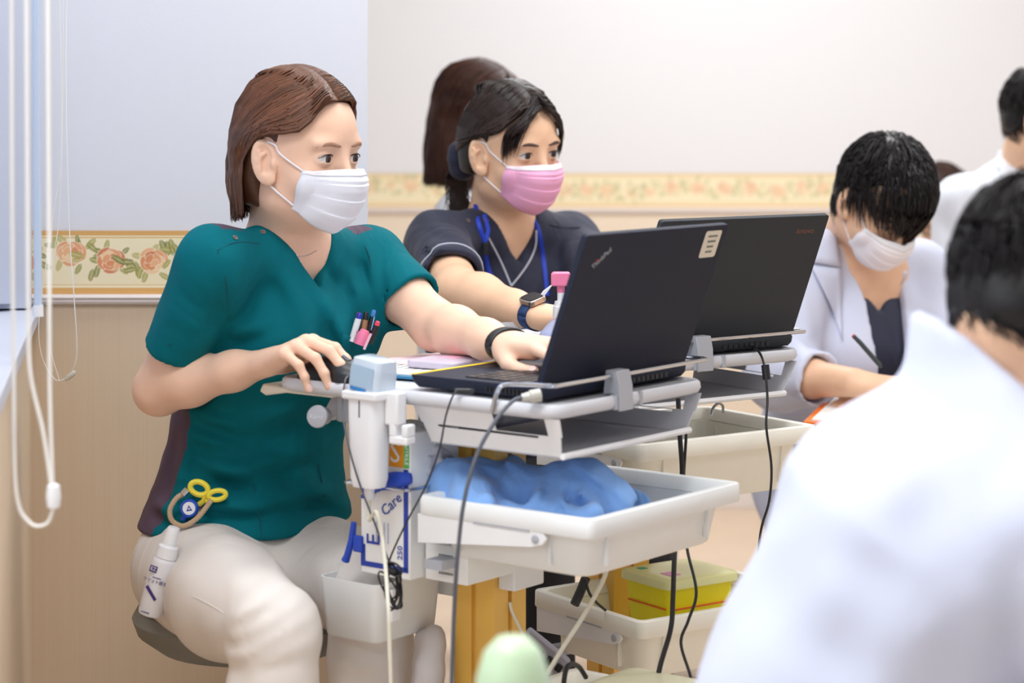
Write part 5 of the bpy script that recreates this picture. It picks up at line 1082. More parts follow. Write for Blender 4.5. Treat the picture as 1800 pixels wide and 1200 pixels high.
q4R = add_hand(B4, wR4, arr((.075, -.05, -.01)), (.1, -.5, .8), True, [(48, 50, 20), (54, 55, 25), (60, 60, 30), (62, 60, 30)], 1.05); q4L = add_hand(B4, wL4, arr((-.08, -.045, -.01)), (0, -.3, 1), False, [(25, 30, 15)] * 4, 1.05)
body4 = solid(B4, 'body', M_SKIN3, p4, *bb([HO4, sR4, eR4, wR4, sL4, eL4, wL4, c4], .16), .0055, fine=[(HO4 - .14, HO4 + .14, .0026)])
H4 = face_parts(B4, HO4, AH4, body4, 1.02, iris=(40, 30, 28), brow=(44, 34, 32), gaze=(0, -14), open_=.55, brow_w=.0036); make_mask(H4, p4, (244, 240, 246), sd=B4)
I4 = SDF(); I4.seg(n4 - U4 * .05, c4, (.118, .082), (.150, .112), R4, .04); I4.seg(c4, h4 + U4 * .05, (.150, .112), (.15, .12), R4, .04); I4.at(n4, A4)
def wdg4(k, za): return lambda p: np.maximum((np.abs(p[:, 0]) - (p[:, 2] - za) * k) / math.sqrt(1 + k * k), -(p[:, 1] - .0))
I4.fn(wdg4(.62, -.135), (0, .08, -.02), .2, .004, 's'); I4.at(); solid(I4, 'navy_shirt', M_NAVY, p4, *bb([n4, c4, h4], .17), .007, smooth=1)
C4 = SDF(); C4.seg(n4 - U4 * .045, c4, (.128, .094), (.164, .130), R4, .04); C4.seg(c4, h4 + U4 * .02, (.164, .130), (.185, .155), R4, .04); C4.seg(h4 + U4 * .05, h4 + F4v * .12 - U4 * .14, (.18, .15), (.20, .12), R4, .05)
for s, e, w_ in ((sR4, eR4, wR4), (sL4, eL4, wL4)):
    C4.rc(n4 - U4 * .03 + (s - n4) * .35, s, .05, .064, .04); C4.rc(s, e, .066, .064, .03); C4.rc(e, e + (w_ - e) * .55, .064, .056, .03); d = (w_ - e) / np.linalg.norm(w_ - e); c = e + (w_ - e) * .55
    C4.fn(lambda p, d=d, c=c: np.maximum((c - p) @ d, np.linalg.norm(p - c - d * .035, axis=1) - .085), c + d * .035, .085, .004, 's'); C4.rc(e + (w_ - e) * .45, c + d * .1, .043, .046, .004, 's')
C4.seg(n4 + U4 * .0, n4 + U4 * .12 + F4v * .03, (.066, .066), (.08, .08), R4, .01, 's'); C4.at(n4, A4)
w4 = lambda p: np.maximum(np.maximum(np.abs(p[:, 0] + .004) - np.interp(p[:, 2], [-.40, -.30, -.06, .05], [.012, .026, .052, .075]), -(p[:, 1] - .0)), -p[:, 2] - .36)
C4.fn(w4, (0, .08, -.15), .4, .004, 's'); C4.at()
add_folds(C4, [((1395, 520, 1420, 610), .007, .014), ((1375, 560, 1405, 640), .008, .014), ((1385, 640, 1420, 600), .006, .012), ((1590, 480, 1600, 560), .006, .014), ((1440, 560, 1450, 660), .005, .016), ((1380, 690, 1420, 660), .006, .010)])
C4.fn(lambda p: .003 * swave(p, (.5, .3, 1), 30, 0, 2.0) * swave(p, (1, -.4, .2), 24, 1, 1.7), c4, 1.0, 0, 'd')
coat4 = solid(C4, 'white_coat', M_COAT, p4, *bb([n4, sR4, eR4, wR4, sL4, eL4, h4 - U4 * .14], .22), .0065, smooth=1)
def patch(sd, px, off, m, name, parent, th=.003, n=6):   # a piece of cloth laid on a garment: px = outline quad
    a, b, c, d = px; g = [[(a[0] * (1 - i / n) * (1 - j / n) + b[0] * i / n * (1 - j / n) + c[0] * i / n * j / n + d[0] * (1 - i / n) * j / n, a[1] * (1 - i / n) * (1 - j / n) + b[1] * i / n * (1 - j / n) + c[1] * i / n * j / n + d[1] * (1 - i / n) * j / n) for i in range(n + 1)] for j in range(n + 1)]
    h = sd.hit([q for r_ in g for q in r_], off); MB().sheet([h[j * (n + 1):(j + 1) * (n + 1)] for j in range(n + 1)]).obj(name, m, parent, world=True, solid=th)
patch(C4, [(1428, 392), (1462, 372), (1474, 470), (1424, 462)], .006, M_COAT, 'lapel', coat4); patch(C4, [(1424, 468), (1474, 472), (1480, 600), (1466, 560)], .006, M_COAT, 'lapel', coat4); patch(C4, [(1560, 466), (1590, 478), (1582, 510), (1545, 560)], .006, M_COAT, 'lapel', coat4)
ln = empty('lanyard', I4.hit([(1490, 520)], .004)[0], 0, 'dark lanyard with badge on the man in the white coat', 'lanyard')
MB().tube(spline(I4.hit([(1478, 470), (1484, 520), (1492, 570), (1500, 605)], .004), 6), .004, 8, flat=((1, 0, 0), .3)).obj('strap', mat('lanyard_dark', (30, 40, 62), .6), ln, world=True)
h = I4.hit([(1503, 614)], .006)[0]; MB(Matrix.Translation(h)).box(-.006, .006, -.002, .002, -.012, .012).obj('badge_clip', M_WHT, ln, world=True, bevel=.001)
short_hair(B4, HO4, AH4, p4, M_HAIRM, 2200, 21, fringe=.045, lift=(.006, .016), L=.048, side=-.008, fl=.040)
seated_legs(p4, h4, A4, mat('trousers_grey', (120, 118, 126), .8), .47, .34)
pen = empty('pen', P(1520, 620, 3.93), 0, 'dark pen in the hand of the writing man', 'pen')
MB().tube([P(1500, 590, 3.93), P(1512, 602, 3.93), P(1545, 640, 3.93), P(1550, 646, 3.93)], [.004, .0046, .0046, .0015], 10).obj('barrel', mat('pen_grey', (62, 70, 74), .4), pen, world=True)
MB().tube([P(1499, 589, 3.931), P(1502, 592, 3.931)], [.0034, .0042], 10).obj('button', M_RED, pen, world=True)
cb = empty('clipboard', P(1550, 727, 3.98), math.radians(-20), 'orange clipboard with white paper on the lap of the writing man', 'clipboard')
MB(Matrix.Rotation(math.radians(4), 4, 'X')).box(-.125, .125, -.10, .16, -.006, 0).obj('board', mat('board_orange', (244, 120, 30), .5), cb, bevel=.001); MB(Matrix.Rotation(math.radians(4), 4, 'X')).box(-.11, .11, -.092, .15, .0003, .004).obj('paper', M_PAPER, cb)
# ------------------------------------------------------------------ man in a white shirt at the right edge
A5 = axes(20); R5, F5, U5 = (npv(A5[:, i]) for i in range(3)); HO5 = npv(P(1832, 212, 5.15)); AH5 = axes(60, 12, 0); n5 = npv(P(1800, 300, 5.22))
p5 = empty('person', (float(n5[0]), float(n5[1]), 0), 0, 'man in a white shirt and mask cut off by the right edge', 'person')
B5 = SDF(); add_head(B5, HO5, AH5, 1.04, 1.06); B5.at(); B5.seg(HO5 + AH5 @ arr((0, -.02, -.055)), n5, (.056, .058), (.062, .062), R5, .03); B5.rc(n5 - U5 * .06 - R5 * .1, n5 - U5 * .06 + R5 * .1, .05, .05, .04); b5 = solid(B5, 'body', M_SKIN3, p5, *bb([HO5, n5], .2), .0045)
H5 = face_parts(B5, HO5, AH5, b5, 1.04, brow=(44, 34, 32)); make_mask(H5, p5, (240, 240, 246), sd=B5); short_hair(B5, HO5, AH5, p5, M_HAIRM, 1300, 33, L=.045, lift=(.005, .014), side=-.010)
S5 = SDF(); S5.seg(n5 - U5 * .58, n5 - U5 * .28, (.17, .13), (.17, .13), R5, .05); S5.seg(n5 - U5 * .28, n5 - U5 * .05, (.17, .13), (.12, .08), R5, .05)
for s in (-1, 1):
    a = n5 - U5 * .075 + R5 * s * .175; b = n5 - U5 * .36 + R5 * s * .22; S5.rc(n5 - U5 * .03 + R5 * s * .06, a, .048, .062, .04); S5.rc(a, b, .062, .056, .03); S5.rc(b, b + F5 * .22 - U5 * .03 - R5 * s * .05, .056, .042, .03)
S5.seg(n5 - U5 * .03, n5 + U5 * .035 + F5 * .004, (.070, .072), (.066, .066), R5, .008); S5.seg(n5 - U5 * .0, n5 + U5 * .10 + F5 * .02, (.061, .062), (.064, .066), R5, .006, 's')
add_folds(S5, [((1640, 380, 1650, 460), .008, .016), ((1665, 360, 1680, 440), .007, .016), ((1700, 320, 1720, 400), .006, .016)]); S5.fn(lambda p: .003 * swave(p, (.5, .3, 1), 30, 0, 2.0) * swave(p, (1, -.4, .2), 24, 1, 1.7), n5, 1.0, 0, 'd')
sh5 = solid(S5, 'white_shirt', M_SHIRT, p5, *bb([n5, n5 - U5 * .58], .38), .008, smooth=1); line_on(S5, [(1748, 276), (1754, 295), (1762, 315)], 'blue_seam', mat('seam_blue', (90, 110, 160), .8), sh5, .0016); seated_legs(p5, n5, A5, mat('trousers_dark', (50, 52, 64), .8), .46, .38)
# somebody further back: only the top of the hair shows
A7 = axes(60); R7, F7, U7 = (npv(A7[:, i]) for i in range(3)); HO7 = npv(P(1655, 372, 6.0)); n7 = HO7 - U7 * .17
p7 = empty('person', (float(n7[0]), float(n7[1]), 0), 0, 'brown-haired person far behind, only the hair top visible over a shoulder', 'person')
B7 = SDF(); add_head(B7, HO7, A7); B7.at(); B7.seg(HO7 - U7 * .05, n7, (.05, .05), (.055, .055), R7, .03); b7 = solid(B7, 'body', M_SKIN2, p7, *bb([HO7, n7], .15), .006); face_parts(B7, HO7, A7, b7, brow=(84, 62, 56))
S7 = SDF(); S7.seg(n7 - U7 * .50, n7 - U7 * .06, (.16, .13), (.12, .08), R7, .05); S7.rc(n7 - U7 * .06 - R7 * .15, n7 - U7 * .06 + R7 * .15, .055, .055, .05)
for s in (-1, 1): S7.rc(n7 - U7 * .06 + R7 * s * .16, n7 - U7 * .32 + R7 * s * .19, .055, .045, .03)
solid(S7, 'white_shirt', M_SHIRT, p7, *bb([n7, n7 - U7 * .5], .28), .010, smooth=1); short_hair(B7, HO7, A7, p7, M_HAIR3, 700, 44, res=.006); seated_legs(p7, n7, A7, M_TROU, .44, .36)
# ------------------------------------------------------------------ out-of-focus man in front, seen from behind his right side
A6 = axes(100); R6, F6, U6 = (npv(A6[:, i]) for i in range(3)); HO6 = npv(P(1836, 538, 2.15)); AH6 = axes(112, 22, 6)
n6, c6, h6 = npv(P(1766, 672, 2.16)), npv(P(1628, 938, 2.16)), npv(P(1490, 1290, 2.18))
p6 = empty('person', (float(h6[0]), float(h6[1]), 0), 0, 'out-of-focus dark-haired man in a white coat in the right foreground', 'person')
B6 = SDF(); add_head(B6, HO6, AH6, 1.04, 1.06); B6.at(); B6.seg(HO6 + AH6 @ arr((0, -.028, -.03)), n6, (.060, .060), (.068, .066), R6, .03); B6.rc(n6 - U6 * .06 - R6 * .1, n6 - U6 * .06 + R6 * .1, .05, .05, .04); b6 = solid(B6, 'body', M_SKIN3, p6, *bb([HO6, n6], .2), .004); H6 = face_parts(B6, HO6, AH6, b6, 1.04, brow=(44, 34, 32)); make_mask(H6, p6, (240, 240, 246), sd=B6)
short_hair(B6, HO6, AH6, p6, M_HAIRM, 2600, 55, L=.05, lift=(.005, .014), nape=-.056, side=-.026)
S6 = SDF(); S6.seg(h6, c6, (.185, .160), (.190, .145), R6, .04); S6.seg(c6, n6 - U6 * .045 - F6 * .03, (.190, .145), (.115, .080), R6, .03)
for s in (-1, 1):
    a = n6 - U6 * .115 + R6 * s * .175 + F6 * .01; b = a - U6 * .27 + F6 * .05 + R6 * s * .03; S6.rc(n6 - U6 * .045 + R6 * s * .06 - F6 * .02, a, .055, .072, .05); S6.rc(a, b, .072, .064, .03); S6.rc(b, b + F6 * .23 + U6 * .02 - R6 * s * .06, .064, .046, .03)
S6.seg(n6 - U6 * .05 - F6 * .02, n6 + U6 * .060 - F6 * .016, (.084, .086), (.074, .080), R6, .02); S6.seg(n6 - U6 * .01, n6 + U6 * .12 + F6 * .03, (.068, .068), (.076, .078), R6, .01, 's')
cn_ = n6 + U6 * .03; S6.fn(lambda p: np.maximum(-((p - n6) @ (F6 * .74 + U6 * .67) + .012), np.linalg.norm(p - cn_, axis=1) - .14), cn_, .14, .012, 's')
add_folds(S6, [((1520, 760, 1420, 960), .010, .03), ((1640, 720, 1560, 900), .010, .028), ((1730, 810, 1640, 1000), .014, .028), ((1460, 900, 1350, 1100), .010, .03), ((1600, 980, 1520, 1150), .012, .03), ((1700, 950, 1690, 1120), .010, .026), ((1400, 1050, 1560, 1160), .010, .028)]); S6.fn(lambda p: .0035 * swave(p, (.5, .3, 1), 24, 0, 2.0) * swave(p, (.3, 1, .2), 20, 1, 1.7), c6, 1.0, 0, 'd')
solid(S6, 'white_coat', M_COAT, p6, *bb([n6, c6, h6], .40), .008, smooth=1); seated_legs(p6, h6, A6, mat('trousers_dark', (50, 52, 64), .8), .44, .40)
# ------------------------------------------------------------------ small things
# blue cloth in the front bin
bc = SDF(); pq = lambda x, y, D: npv(P(x, y, D))
bc.rc(pq(812, 868, 2.97), pq(885, 852, 3.02), .045, .040, .02); bc.rc(pq(812, 868, 2.97), pq(850, 890, 2.86), .045, .022, .02); bc.rc(pq(885, 880, 2.96), pq(985, 880, 2.92), .034, .036, .03); bc.rc(pq(960, 868, 2.98), pq(1030, 868, 2.93), .042, .044, .03)
bc.rc(pq(1030, 868, 2.93), pq(1085, 890, 2.90), .042, .024, .03); bc.rc(pq(1085, 862, 3.03), pq(1120, 886, 2.99), .020, .018, .015); bc.rc(pq(900, 905, 2.88), pq(1040, 915, 2.84), .020, .018, .03)
for a, b, am, wd in (((830, 800, 800, 880), .010, .010), ((860, 815, 905, 860), .010, .012), ((900, 850, 960, 890), .008, .012), ((985, 830, 960, 900), .010, .010), ((1000, 860, 1060, 900), .010, .010), ((1010, 825, 1070, 870), .010, .009), ((1040, 880, 1020, 900), .008, .008), ((1090, 850, 1120, 880), .006, .007), ((930, 830, 950, 880), .008, .011), ((1060, 840, 1090, 890), .008, .009), ((840, 850, 870, 895), .008, .010)) if False else \
    ((x[0], None, x[1], x[2]) for x in (((830, 800, 800, 880), .010, .010), ((860, 815, 905, 860), .010, .012), ((900, 850, 960, 890), .008, .012), ((985, 830, 960, 900), .010, .010), ((1000, 860, 1060, 900), .010, .010), ((1010, 825, 1070, 870), .010, .009), ((1040, 880, 1020, 900), .008, .008), ((1090, 850, 1120, 880), .006, .007), ((930, 830, 950, 880), .008, .011), ((1060, 840, 1090, 890), .008, .009), ((840, 850, 870, 895), .008, .010), ((800, 815, 790, 880), .008, .006), ((880, 805, 925, 840), .009, .006), ((950, 840, 925, 895), .008, .006), ((975, 870, 1000, 905), .009, .005), ((1020, 850, 1000, 890), .009, .005), ((1050, 850, 1075, 895), .009, .005), ((1005, 815, 1050, 850), .008, .006), ((1100, 855, 1128, 892), .007, .004), ((870, 870, 900, 900), .007, .006))):
    h = bc.hit([(a[0], a[1]), (a[2], a[3])]); f, c, r_ = fold_line(h[0], h[1], am, wd); bc.fn(f, c, r_, 0, 'd')
bc.fn(lambda p: .005 * swave(p, (1, .4, .6), 70, 0, 1.6) * swave(p, (-.3, 1, .5), 55, 1, 1.4), pq(950, 870, 2.93), .5, 0, 'd')
cl = solid(bc, 'blue_cloth', mat('fleece_blue', (128, 172, 232), .95, bump=.10, bscale=900, sheen=.2, wr=(16, .6, .015)), None, *bb([pq(790, 800, 3.05), pq(1140, 940, 2.80)], .06), .004, smooth=2); tag(cl, 'crumpled light blue fleece cloth in the front white bin', 'cloth')
# clear plastic bag beside the glove carton
bg = SDF(); bg.el(pq(752, 815, 2.99), (.030, .03, .036), .02); bg.el(pq(745, 775, 3.0), (.02, .02, .03), .02); bg.el(pq(780, 840, 3.0), (.018, .02, .018), .02); bg.fn(lambda p: .005 * swave(p, (1, .3, .5), 150, 0, 2.5) * swave(p, (-.4, .6, 1), 120, 1, 2.2), pq(755, 810, 2.99), .2, 0, 'd')
tag(solid(bg, 'plastic_bag', mat('bag_clear', (226, 226, 236), .25, alpha=.62), None, pq(755, 810, 2.99) - .09, pq(755, 810, 2.99) + .09, .003), 'crumpled clear plastic bag tucked behind the glove carton', 'bag')
# sanitiser pump bottles on the rear table
def pump(x, D, label, flip=1, dy=0.0):
    b = P(x, 600, D); t = empty('pump_bottle', (b.x, b.y, ZT), 0, label, 'bottle', 'sanitiser bottles'); z = lambda y: 1.27 - (y + dy - HOR) * D / FPX - ZT
    m = MB(); m.lathe([(.030, 0), (.036, .003), (.037, .02), (.0365, z(596)), (.031, z(582)), (.020, z(568)), (.013, z(560))], 28, sy=.8); m.obj('bottle', mat('bottle_clear', (214, 222, 246), .12, alpha=.55, coat=.5), t, smooth=60)
    MB().lathe([(.029, .002), (.0345, .004), (.0352, .02), (.034, z(590)), (.03, z(581))], 24, sy=.78).obj('gel', mat('gel_blue', (130, 160, 238), .2, alpha=.85), t)
    MB().lathe([(.0125, z(558)), (.0128, z(556)), (.0125, z(538)), (.0105, z(537)), (.0095, z(529)), (.0055, z(528)), (.0055, z(514))], 24).obj('collar', M_WHT, t)
    MB().lathe([(.0055, z(514)), (.006, z(513)), (.0062, z(502))], 16).obj('stem', M_PINK, t)
    MB().prism([(-.0150, z(502)), (.0150, z(502)), (.0150, z(482)), (.0125, z(478)), (-.0125, z(478)), (-.0150, z(482))], -.012, .012, axis='y').obj('pump_head', M_PINK, t, bevel=.002)
    MB().box(.0145, .045, -.0045, .0045, z(489), z(480)).obj('nozzle', M_WHT, t, bevel=.0015)
    MB().prism([(-.014, z(500)), (-.010, z(496)), (-.025, z(519)), (-.031, z(517)), (-.027, z(511))], -.006, .006, axis='y').obj('guard', M_WHT, t, bevel=.001)
    return t
pump(986, 3.33, 'clear pump bottle of blue gel with pink head, nearest the front laptop'); pump(1024, 3.43, 'second pink-headed pump bottle half hidden behind the front laptop lid', dy=24)
t = onc(C2, 'small_tray', 'small white open plastic tray on the rear table edge', 'tray', -.105, -.152, ZT)
b = MB(); loft(b, [rring(-.022, .022, -.018, .018, .004, 0), rring(-.024, .024, -.020, .020, .004, .034), rring(-.0225, .0225, -.0185, .0185, .003, .034), rring(-.021, .021, -.017, .017, .003, .003)]); b.obj('tray', M_WHT, t)
# pens in the chest pocket
hp = S1.hit([(618, 600)])[0]; Dp = hp.y - .006
def pen1(name, label, x0, y0, x1, y1, r_, m, tip, mt, D=Dp, clip=None):
    t = empty(name, P(x1, y1, D), 0, label, 'pen', 'pens in the chest pocket'); a, b_ = P(x0, y0, D + .002), P(x1, y1, D); MB().tube([a, a.lerp(b_, .25), b_], [r_, r_ * 1.08, r_], 10).obj('barrel', m, t, world=True)
    d = (a - b_).normalized(); MB().tube([a, a + d * tip * .8, a + d * tip], [r_ * .85, r_ * .8, r_ * .5], 10).obj('cap', mt, t, world=True)
    if clip: MB().tube([a + Vector((.003, -r_ - .001, 0)), a.lerp(b_, .5) + Vector((.003, -r_ - .001, 0))], .0011, 6).obj('clip', clip, t, world=True)
M_DB = mat('pen_blue', (36, 50, 170), .35); M_GOLD = mat('pen_gold', (176, 136, 100), .35, metal=.6)
pen1('pen', 'white pen with a dark blue end in the chest pocket', 630, 560, 618, 600, .0048, M_WHT, .009, M_DB, clip=M_WHT)
pen1('pen', 'pen with a bright red end at the back of the chest pocket', 629, 562, 622, 600, .0042, M_BLK, .011, M_RED, D=Dp + .012)
pen1('pen', 'gold and black pen in the middle of the chest pocket', 642, 562, 636, 604, .0050, M_GOLD, .012, M_BLK, D=Dp + .006)
pen1('pen', 'slim black pen with a light blue clip in the chest pocket', 655, 556, 644, 604, .0044, M_BLK, .010, mat('pen_cyan', (60, 120, 190), .35), D=Dp + .008, clip=mat('clip_cyan', (120, 190, 230), .4))
pen1('marker', 'dark marker with a coral red cap in the chest pocket', 662, 572, 650, 604, .0046, M_BLK, .007, mat('cap_coral', (236, 70, 96), .4), D=Dp + .002)
pen1('highlighter', 'pink highlighter clipped at the front of the chest pocket', 640, 585, 632, 606, .0088, M_PINK, .005, M_PINK, D=Dp - .006)
MB().tube([P(652, 586, Dp - .016), P(640, 614, Dp - .018)], .0022, 6).obj('clip', mat('clip_pale_pink', (240, 190, 208), .4), bpy.data.objects['highlighter'], world=True)
# scissors, badge reel and coiled strap on the hip, spray bottle hanging from it
Dh = S1.hit([(335, 890)])[0].y - .016
sc_ = empty('scissors', P(352, 880, Dh), 0, 'small scissors with bright yellow finger rings at the hip', 'scissors'); MY = mat('yellow_plastic', (244, 226, 70), .4)
def oval(cx, cy, a, b_, ang, D, r_, n=24): return [P(cx + a * math.cos(t) * math.cos(ang) - b_ * math.sin(t) * math.sin(ang), cy + a * math.cos(t) * math.sin(ang) + b_ * math.sin(t) * math.cos(ang), D) for t in [2 * math.pi * k / n for k in range(n)]]
MB().tube(oval(350, 858, 16, 11, .35, Dh, 0), .0042, 8, closed=True).obj('finger_ring', MY, sc_, world=True); MB().tube(oval(382, 870, 15, 8, -.15, Dh - .004, 0), .0038, 8, closed=True).obj('finger_ring', MY, sc_, world=True)
MB().tube([P(362, 866, Dh), P(358, 880, Dh + .002), P(350, 886, Dh + .004)], .0042, 8).obj('shank', MY, sc_, world=True); MB().tube([P(372, 874, Dh - .003), P(364, 882, Dh)], .004, 8).obj('shank', MY, sc_, world=True)
MB().tube([P(357, 882, Dh + .006), P(345, 905, Dh + .012), P(340, 918, Dh + .014)], [.004, .003, .001], 6).obj('blade', M_CHROME, sc_, world=True)
rl = empty('badge_reel', P(333, 893, Dh - .004), 0, 'round blue badge reel with a white face at the hip', 'badge reel'); Mr = frame(P(333, 893, Dh - .004), (1, 0, .1), (.1, -1, .15))
MB(Mr).lathe([(.012, -.006), (.0135, -.004), (.0135, .003), (.012, .005), (.0098, .0052), (.0098, .0045)], 28).obj('case', mat('reel_blue', (24, 78, 196), .3), rl, world=True); MB(Mr).lathe([(.0096, .0046), (.0092, .0054)], 24).obj('face', M_WHT, rl, world=True)
MB(Mr).add([(-.004, -.004, .0056), (.005, -.0035, .0056), (0, .005, .0056), (-.0015, -.0018, .0056), (.0022, -.0016, .0056), (.0, .0018, .0056)], [(0, 1, 4, 3), (1, 2, 5, 4), (2, 0, 3, 5)]).obj('emblem', M_BLUE, rl, world=True)
MB().tube([P(325, 906, Dh), P(322, 914, Dh)], .0045, 8).obj('stopper', mat('reel_blue', (24, 78, 196), .3), rl, world=True)
cp = empty('coil_strap', P(322, 920, Dh - .008), 0, 'clear beige coiled strap looping under the badge reel', 'strap'); cpts = spline([P(326, 866, Dh), P(310, 876, Dh - .003), P(299, 896, Dh - .006), P(303, 915, Dh - .008), P(322, 924, Dh - .010), P(345, 912, Dh - .011), (P(362, 892, Dh - .010)), P(372, 878, Dh - .008)], 9)
MB().tube(cpts, [.0036 + .0007 * (i % 2) for i in range(len(cpts))], 8).obj('coil', mat('coil_beige', (206, 178, 146), .25, alpha=.9), cp, world=True); MB().tube([P(322, 868, Dh - .004), P(330, 860, Dh - .004)], .005, 8).obj('clasp', M_CHROME, cp, world=True)
Db = min(T1S.hit([(285, 1000), (270, 1060), (300, 960)]), key=lambda v: v.y).y - .022
sb = empty('spray_bottle', P(265, 1080, Db), 0, 'small translucent white spray bottle hanging from her hip', 'bottle'); top_, bot_ = P(306, 926, Db - .002), P(263, 1080, Db); ax_ = (top_ - bot_).normalized(); Ls = (top_ - bot_).length; Mb = frame(bot_, Vector((1, .25, 0)), Vector((0, -1, 0))); 
xd = Vector((ax_.z, -.15, -ax_.x)); Mb = Matrix.Translation(bot_) @ Matrix(((xd.normalized().x, ax_.cross(xd).normalized().x, ax_.x, 0), (xd.normalized().y, ax_.cross(xd).normalized().y, ax_.y, 0), (xd.normalized().z, ax_.cross(xd).normalized().z, ax_.z, 0), (0, 0, 0, 1)))
MB(Mb).lathe([(.012, 0), (.0165, .001), (.0178, .005), (.0178, Ls * .60), (.0165, Ls * .64), (.012, Ls * .67)], 28).obj('bottle', mat('bottle_frost', (236, 236, 242), .35, alpha=.93), sb, world=True)
MB(Mb).lathe([(.0155, Ls * .655), (.0160, Ls * .66), (.0145, Ls * .78), (.0105, Ls * .80), (.0090, Ls * .98), (.0075, Ls)], 24).obj('cap', M_WHT, sb, world=True)
M_PUR = mat('print_purple', (64, 44, 118), .6)
yb = ax_.cross(xd).normalized(); fr = -1 if yb.y > 0 else 1        # side that faces the room
def onb(u, z_, ang=0): return Mb @ Matrix.Translation((u, fr * .0181, z_)) @ Matrix(((1 if fr < 0 else -1, 0, 0, 0), (0, 0, -1 if fr < 0 else 1, 0), (0, 1, 0, 0), (0, 0, 0, 1))) @ Matrix.Rotation(ang, 4, 'Z')
MB(onb(-.008, Ls * .53)).box(-.0055, .0055, -.0045, .0045, 0, .0003).obj('print', M_PUR, sb, world=True); text('EZ', .0075, onb(-.008, Ls * .53) @ Matrix.Translation((0, 0, .0006)), M_WHT, 'print', sb, True); text('ラマット緑茶', .0062, onb(-.001, Ls * .40), M_PUR, 'print', sb, True); printline(8, .0026, onb(0, Ls * .445), M_PUR, 'print', sb, True); printline(6, .0034, onb(-.003, Ls * .05), M_PUR, 'print', sb, True)
MB(onb(-.002, Ls * .27, math.radians(-42))).box(-.012, .012, -.0022, .0022, 0, .0003).obj('print', M_PUR, sb, world=True)
# sharps boxes
def sharps(c, x, y, z, w, d, h, label, mc, ml):
    t = onc(c, 'sharps_box', label, 'sharps box', x, y, z)
    b = MB(); loft(b, [rring(-w / 2 + .008, w / 2 - .008, -d / 2 + .008, d / 2 - .008, .012, 0), rring(-w / 2, w / 2, -d / 2, d / 2, .014, h)]); b.obj('body', mc, t, smooth=50)
    b = MB(); loft(b, [rring(-w / 2 - .006, w / 2 + .006, -d / 2 - .006, d / 2 + .006, .016, h - .012), rring(-w / 2 - .006, w / 2 + .006, -d / 2 - .006, d / 2 + .006, .016, h - .001), rring(-w / 2 - .004, w / 2 + .004, -d / 2 - .004, d / 2 + .004, .016, h + .001), rring(-w / 2 + .01, w / 2 - .01, -d / 2 + .01, d / 2 - .01, .012, h + .003)]); b.obj('lid', ml, t, smooth=50)
    MB().box(w * .1, w * .32, -d * .35, -d * .2, h + .0028, h + .0038).obj('lid_tab', mat('tab_pink', (238, 160, 214), .5), t); MB().box(-w * .35, -w * .25, -d * .4, -d * .3, h + .0028, h + .0038).obj('lid_tab', mat('tab_green', (40, 170, 130), .5), t)
    return t
t = sharps(C2, .150, .006, .420, .115, .135, .122, 'yellow sharps box with a pale lid in the cream bin', M_SHARP, M_LIDY); ML = mat('line_orange', (240, 84, 20), .5)
for a, b_ in (((.0565, -.060), (.0565, .060)), ((-.045, -.0665), (.048, -.0665))): MB().tube([(a[0], a[1], .078), (b_[0], b_[1], .078)], .0012, 6).obj('fill_line', ML, t)
sharps(C1, .215, .060, .352, .12, .14, .125, 'pale lidded sharps box in the lowest bin at the bottom edge', mat('sharps_cream', (240, 236, 200), .4), mat('sharps_lid_cream', (238, 236, 206), .4))
# cables
def cable(name, label, pts, r_, m, n=8):
    pp = spline(pts, n); t = empty(name, pp[0], 0, label, 'cable', 'cables of the carts'); MB().tube(pp, r_, 8).obj('cable', m, t, world=True); return t
Dm = 2.90
cable('mouse_cable', 'thin dark cable hanging down from the mouse', [P(612, 660, 2.985), P(606, 672, 2.965), P(602, 720, 2.95), P(612, 780, Dm), P(632, 850, Dm), P(657, 915, Dm), P(676, 965, Dm), P(688, 1000, Dm)], .0013, M_GRYC)
ub = cable('usb_cable', 'thin dark cable from the front laptop side to the tied bundle', [P(808, 688, 2.85), P(798, 692, 2.835), P(784, 730, 2.83), P(772, 790, 2.82), P(748, 855, 2.82), P(716, 915, 2.84), P(690, 970, Dm - .02), P(680, 1000, Dm - .02)], .0013, M_RUB)
MB().tube([P(832, 688, 2.855), P(800, 687, 2.845)], [.004, .0035], 8).obj('plug', M_BLK, ub, world=True)
r = np.random.default_rng(2); bt = empty('cable_bundle', P(690, 1030, Dm - .03), 0, 'tangled black cable bundle hanging in front of the basket', 'cable')
for i in range(7):
    cx, cy, a, b_ = 690 + r.normal(0, 4), 1030 + r.normal(0, 8), r.uniform(6, 15), r.uniform(26, 42); MB().tube(oval(cx, cy, b_, a, math.radians(80 + r.normal(0, 12)), Dm - .03 + r.normal(0, .004), 0, 20), .0014, 6, closed=True).obj('loop', M_RUB, bt, world=True)
MB().tube(oval(692, 1000, 16, 10, .6, Dm - .035, 0, 16), .0014, 6, closed=True).obj('loop', M_RUB, bt, world=True); MB().tube([P(678, 998, Dm - .036), P(694, 1006, Dm - .036)], .0042, 8).obj('tie', M_RUB, bt, world=True)
vg = cable('display_cable', 'grey cable running from the beige plug past the bin', [P(918, 698, 2.76), P(900, 706, 2.74), P(872, 738, 2.715), P(838, 800, 2.70), P(816, 880, 2.69), P(805, 970, 2.69), P(798, 1080, 2.70), P(793, 1240, 2.70)], .0026, M_GRYC)
MB().tube([P(950, 694, 2.765), P(932, 697, 2.762), P(930, 697, 2.762), P(917, 699, 2.76)], [.0085, .0085, .0065, .005], 14).obj('plug', mat('plug_beige', (196, 194, 184), .35, metal=.2), vg, world=True)
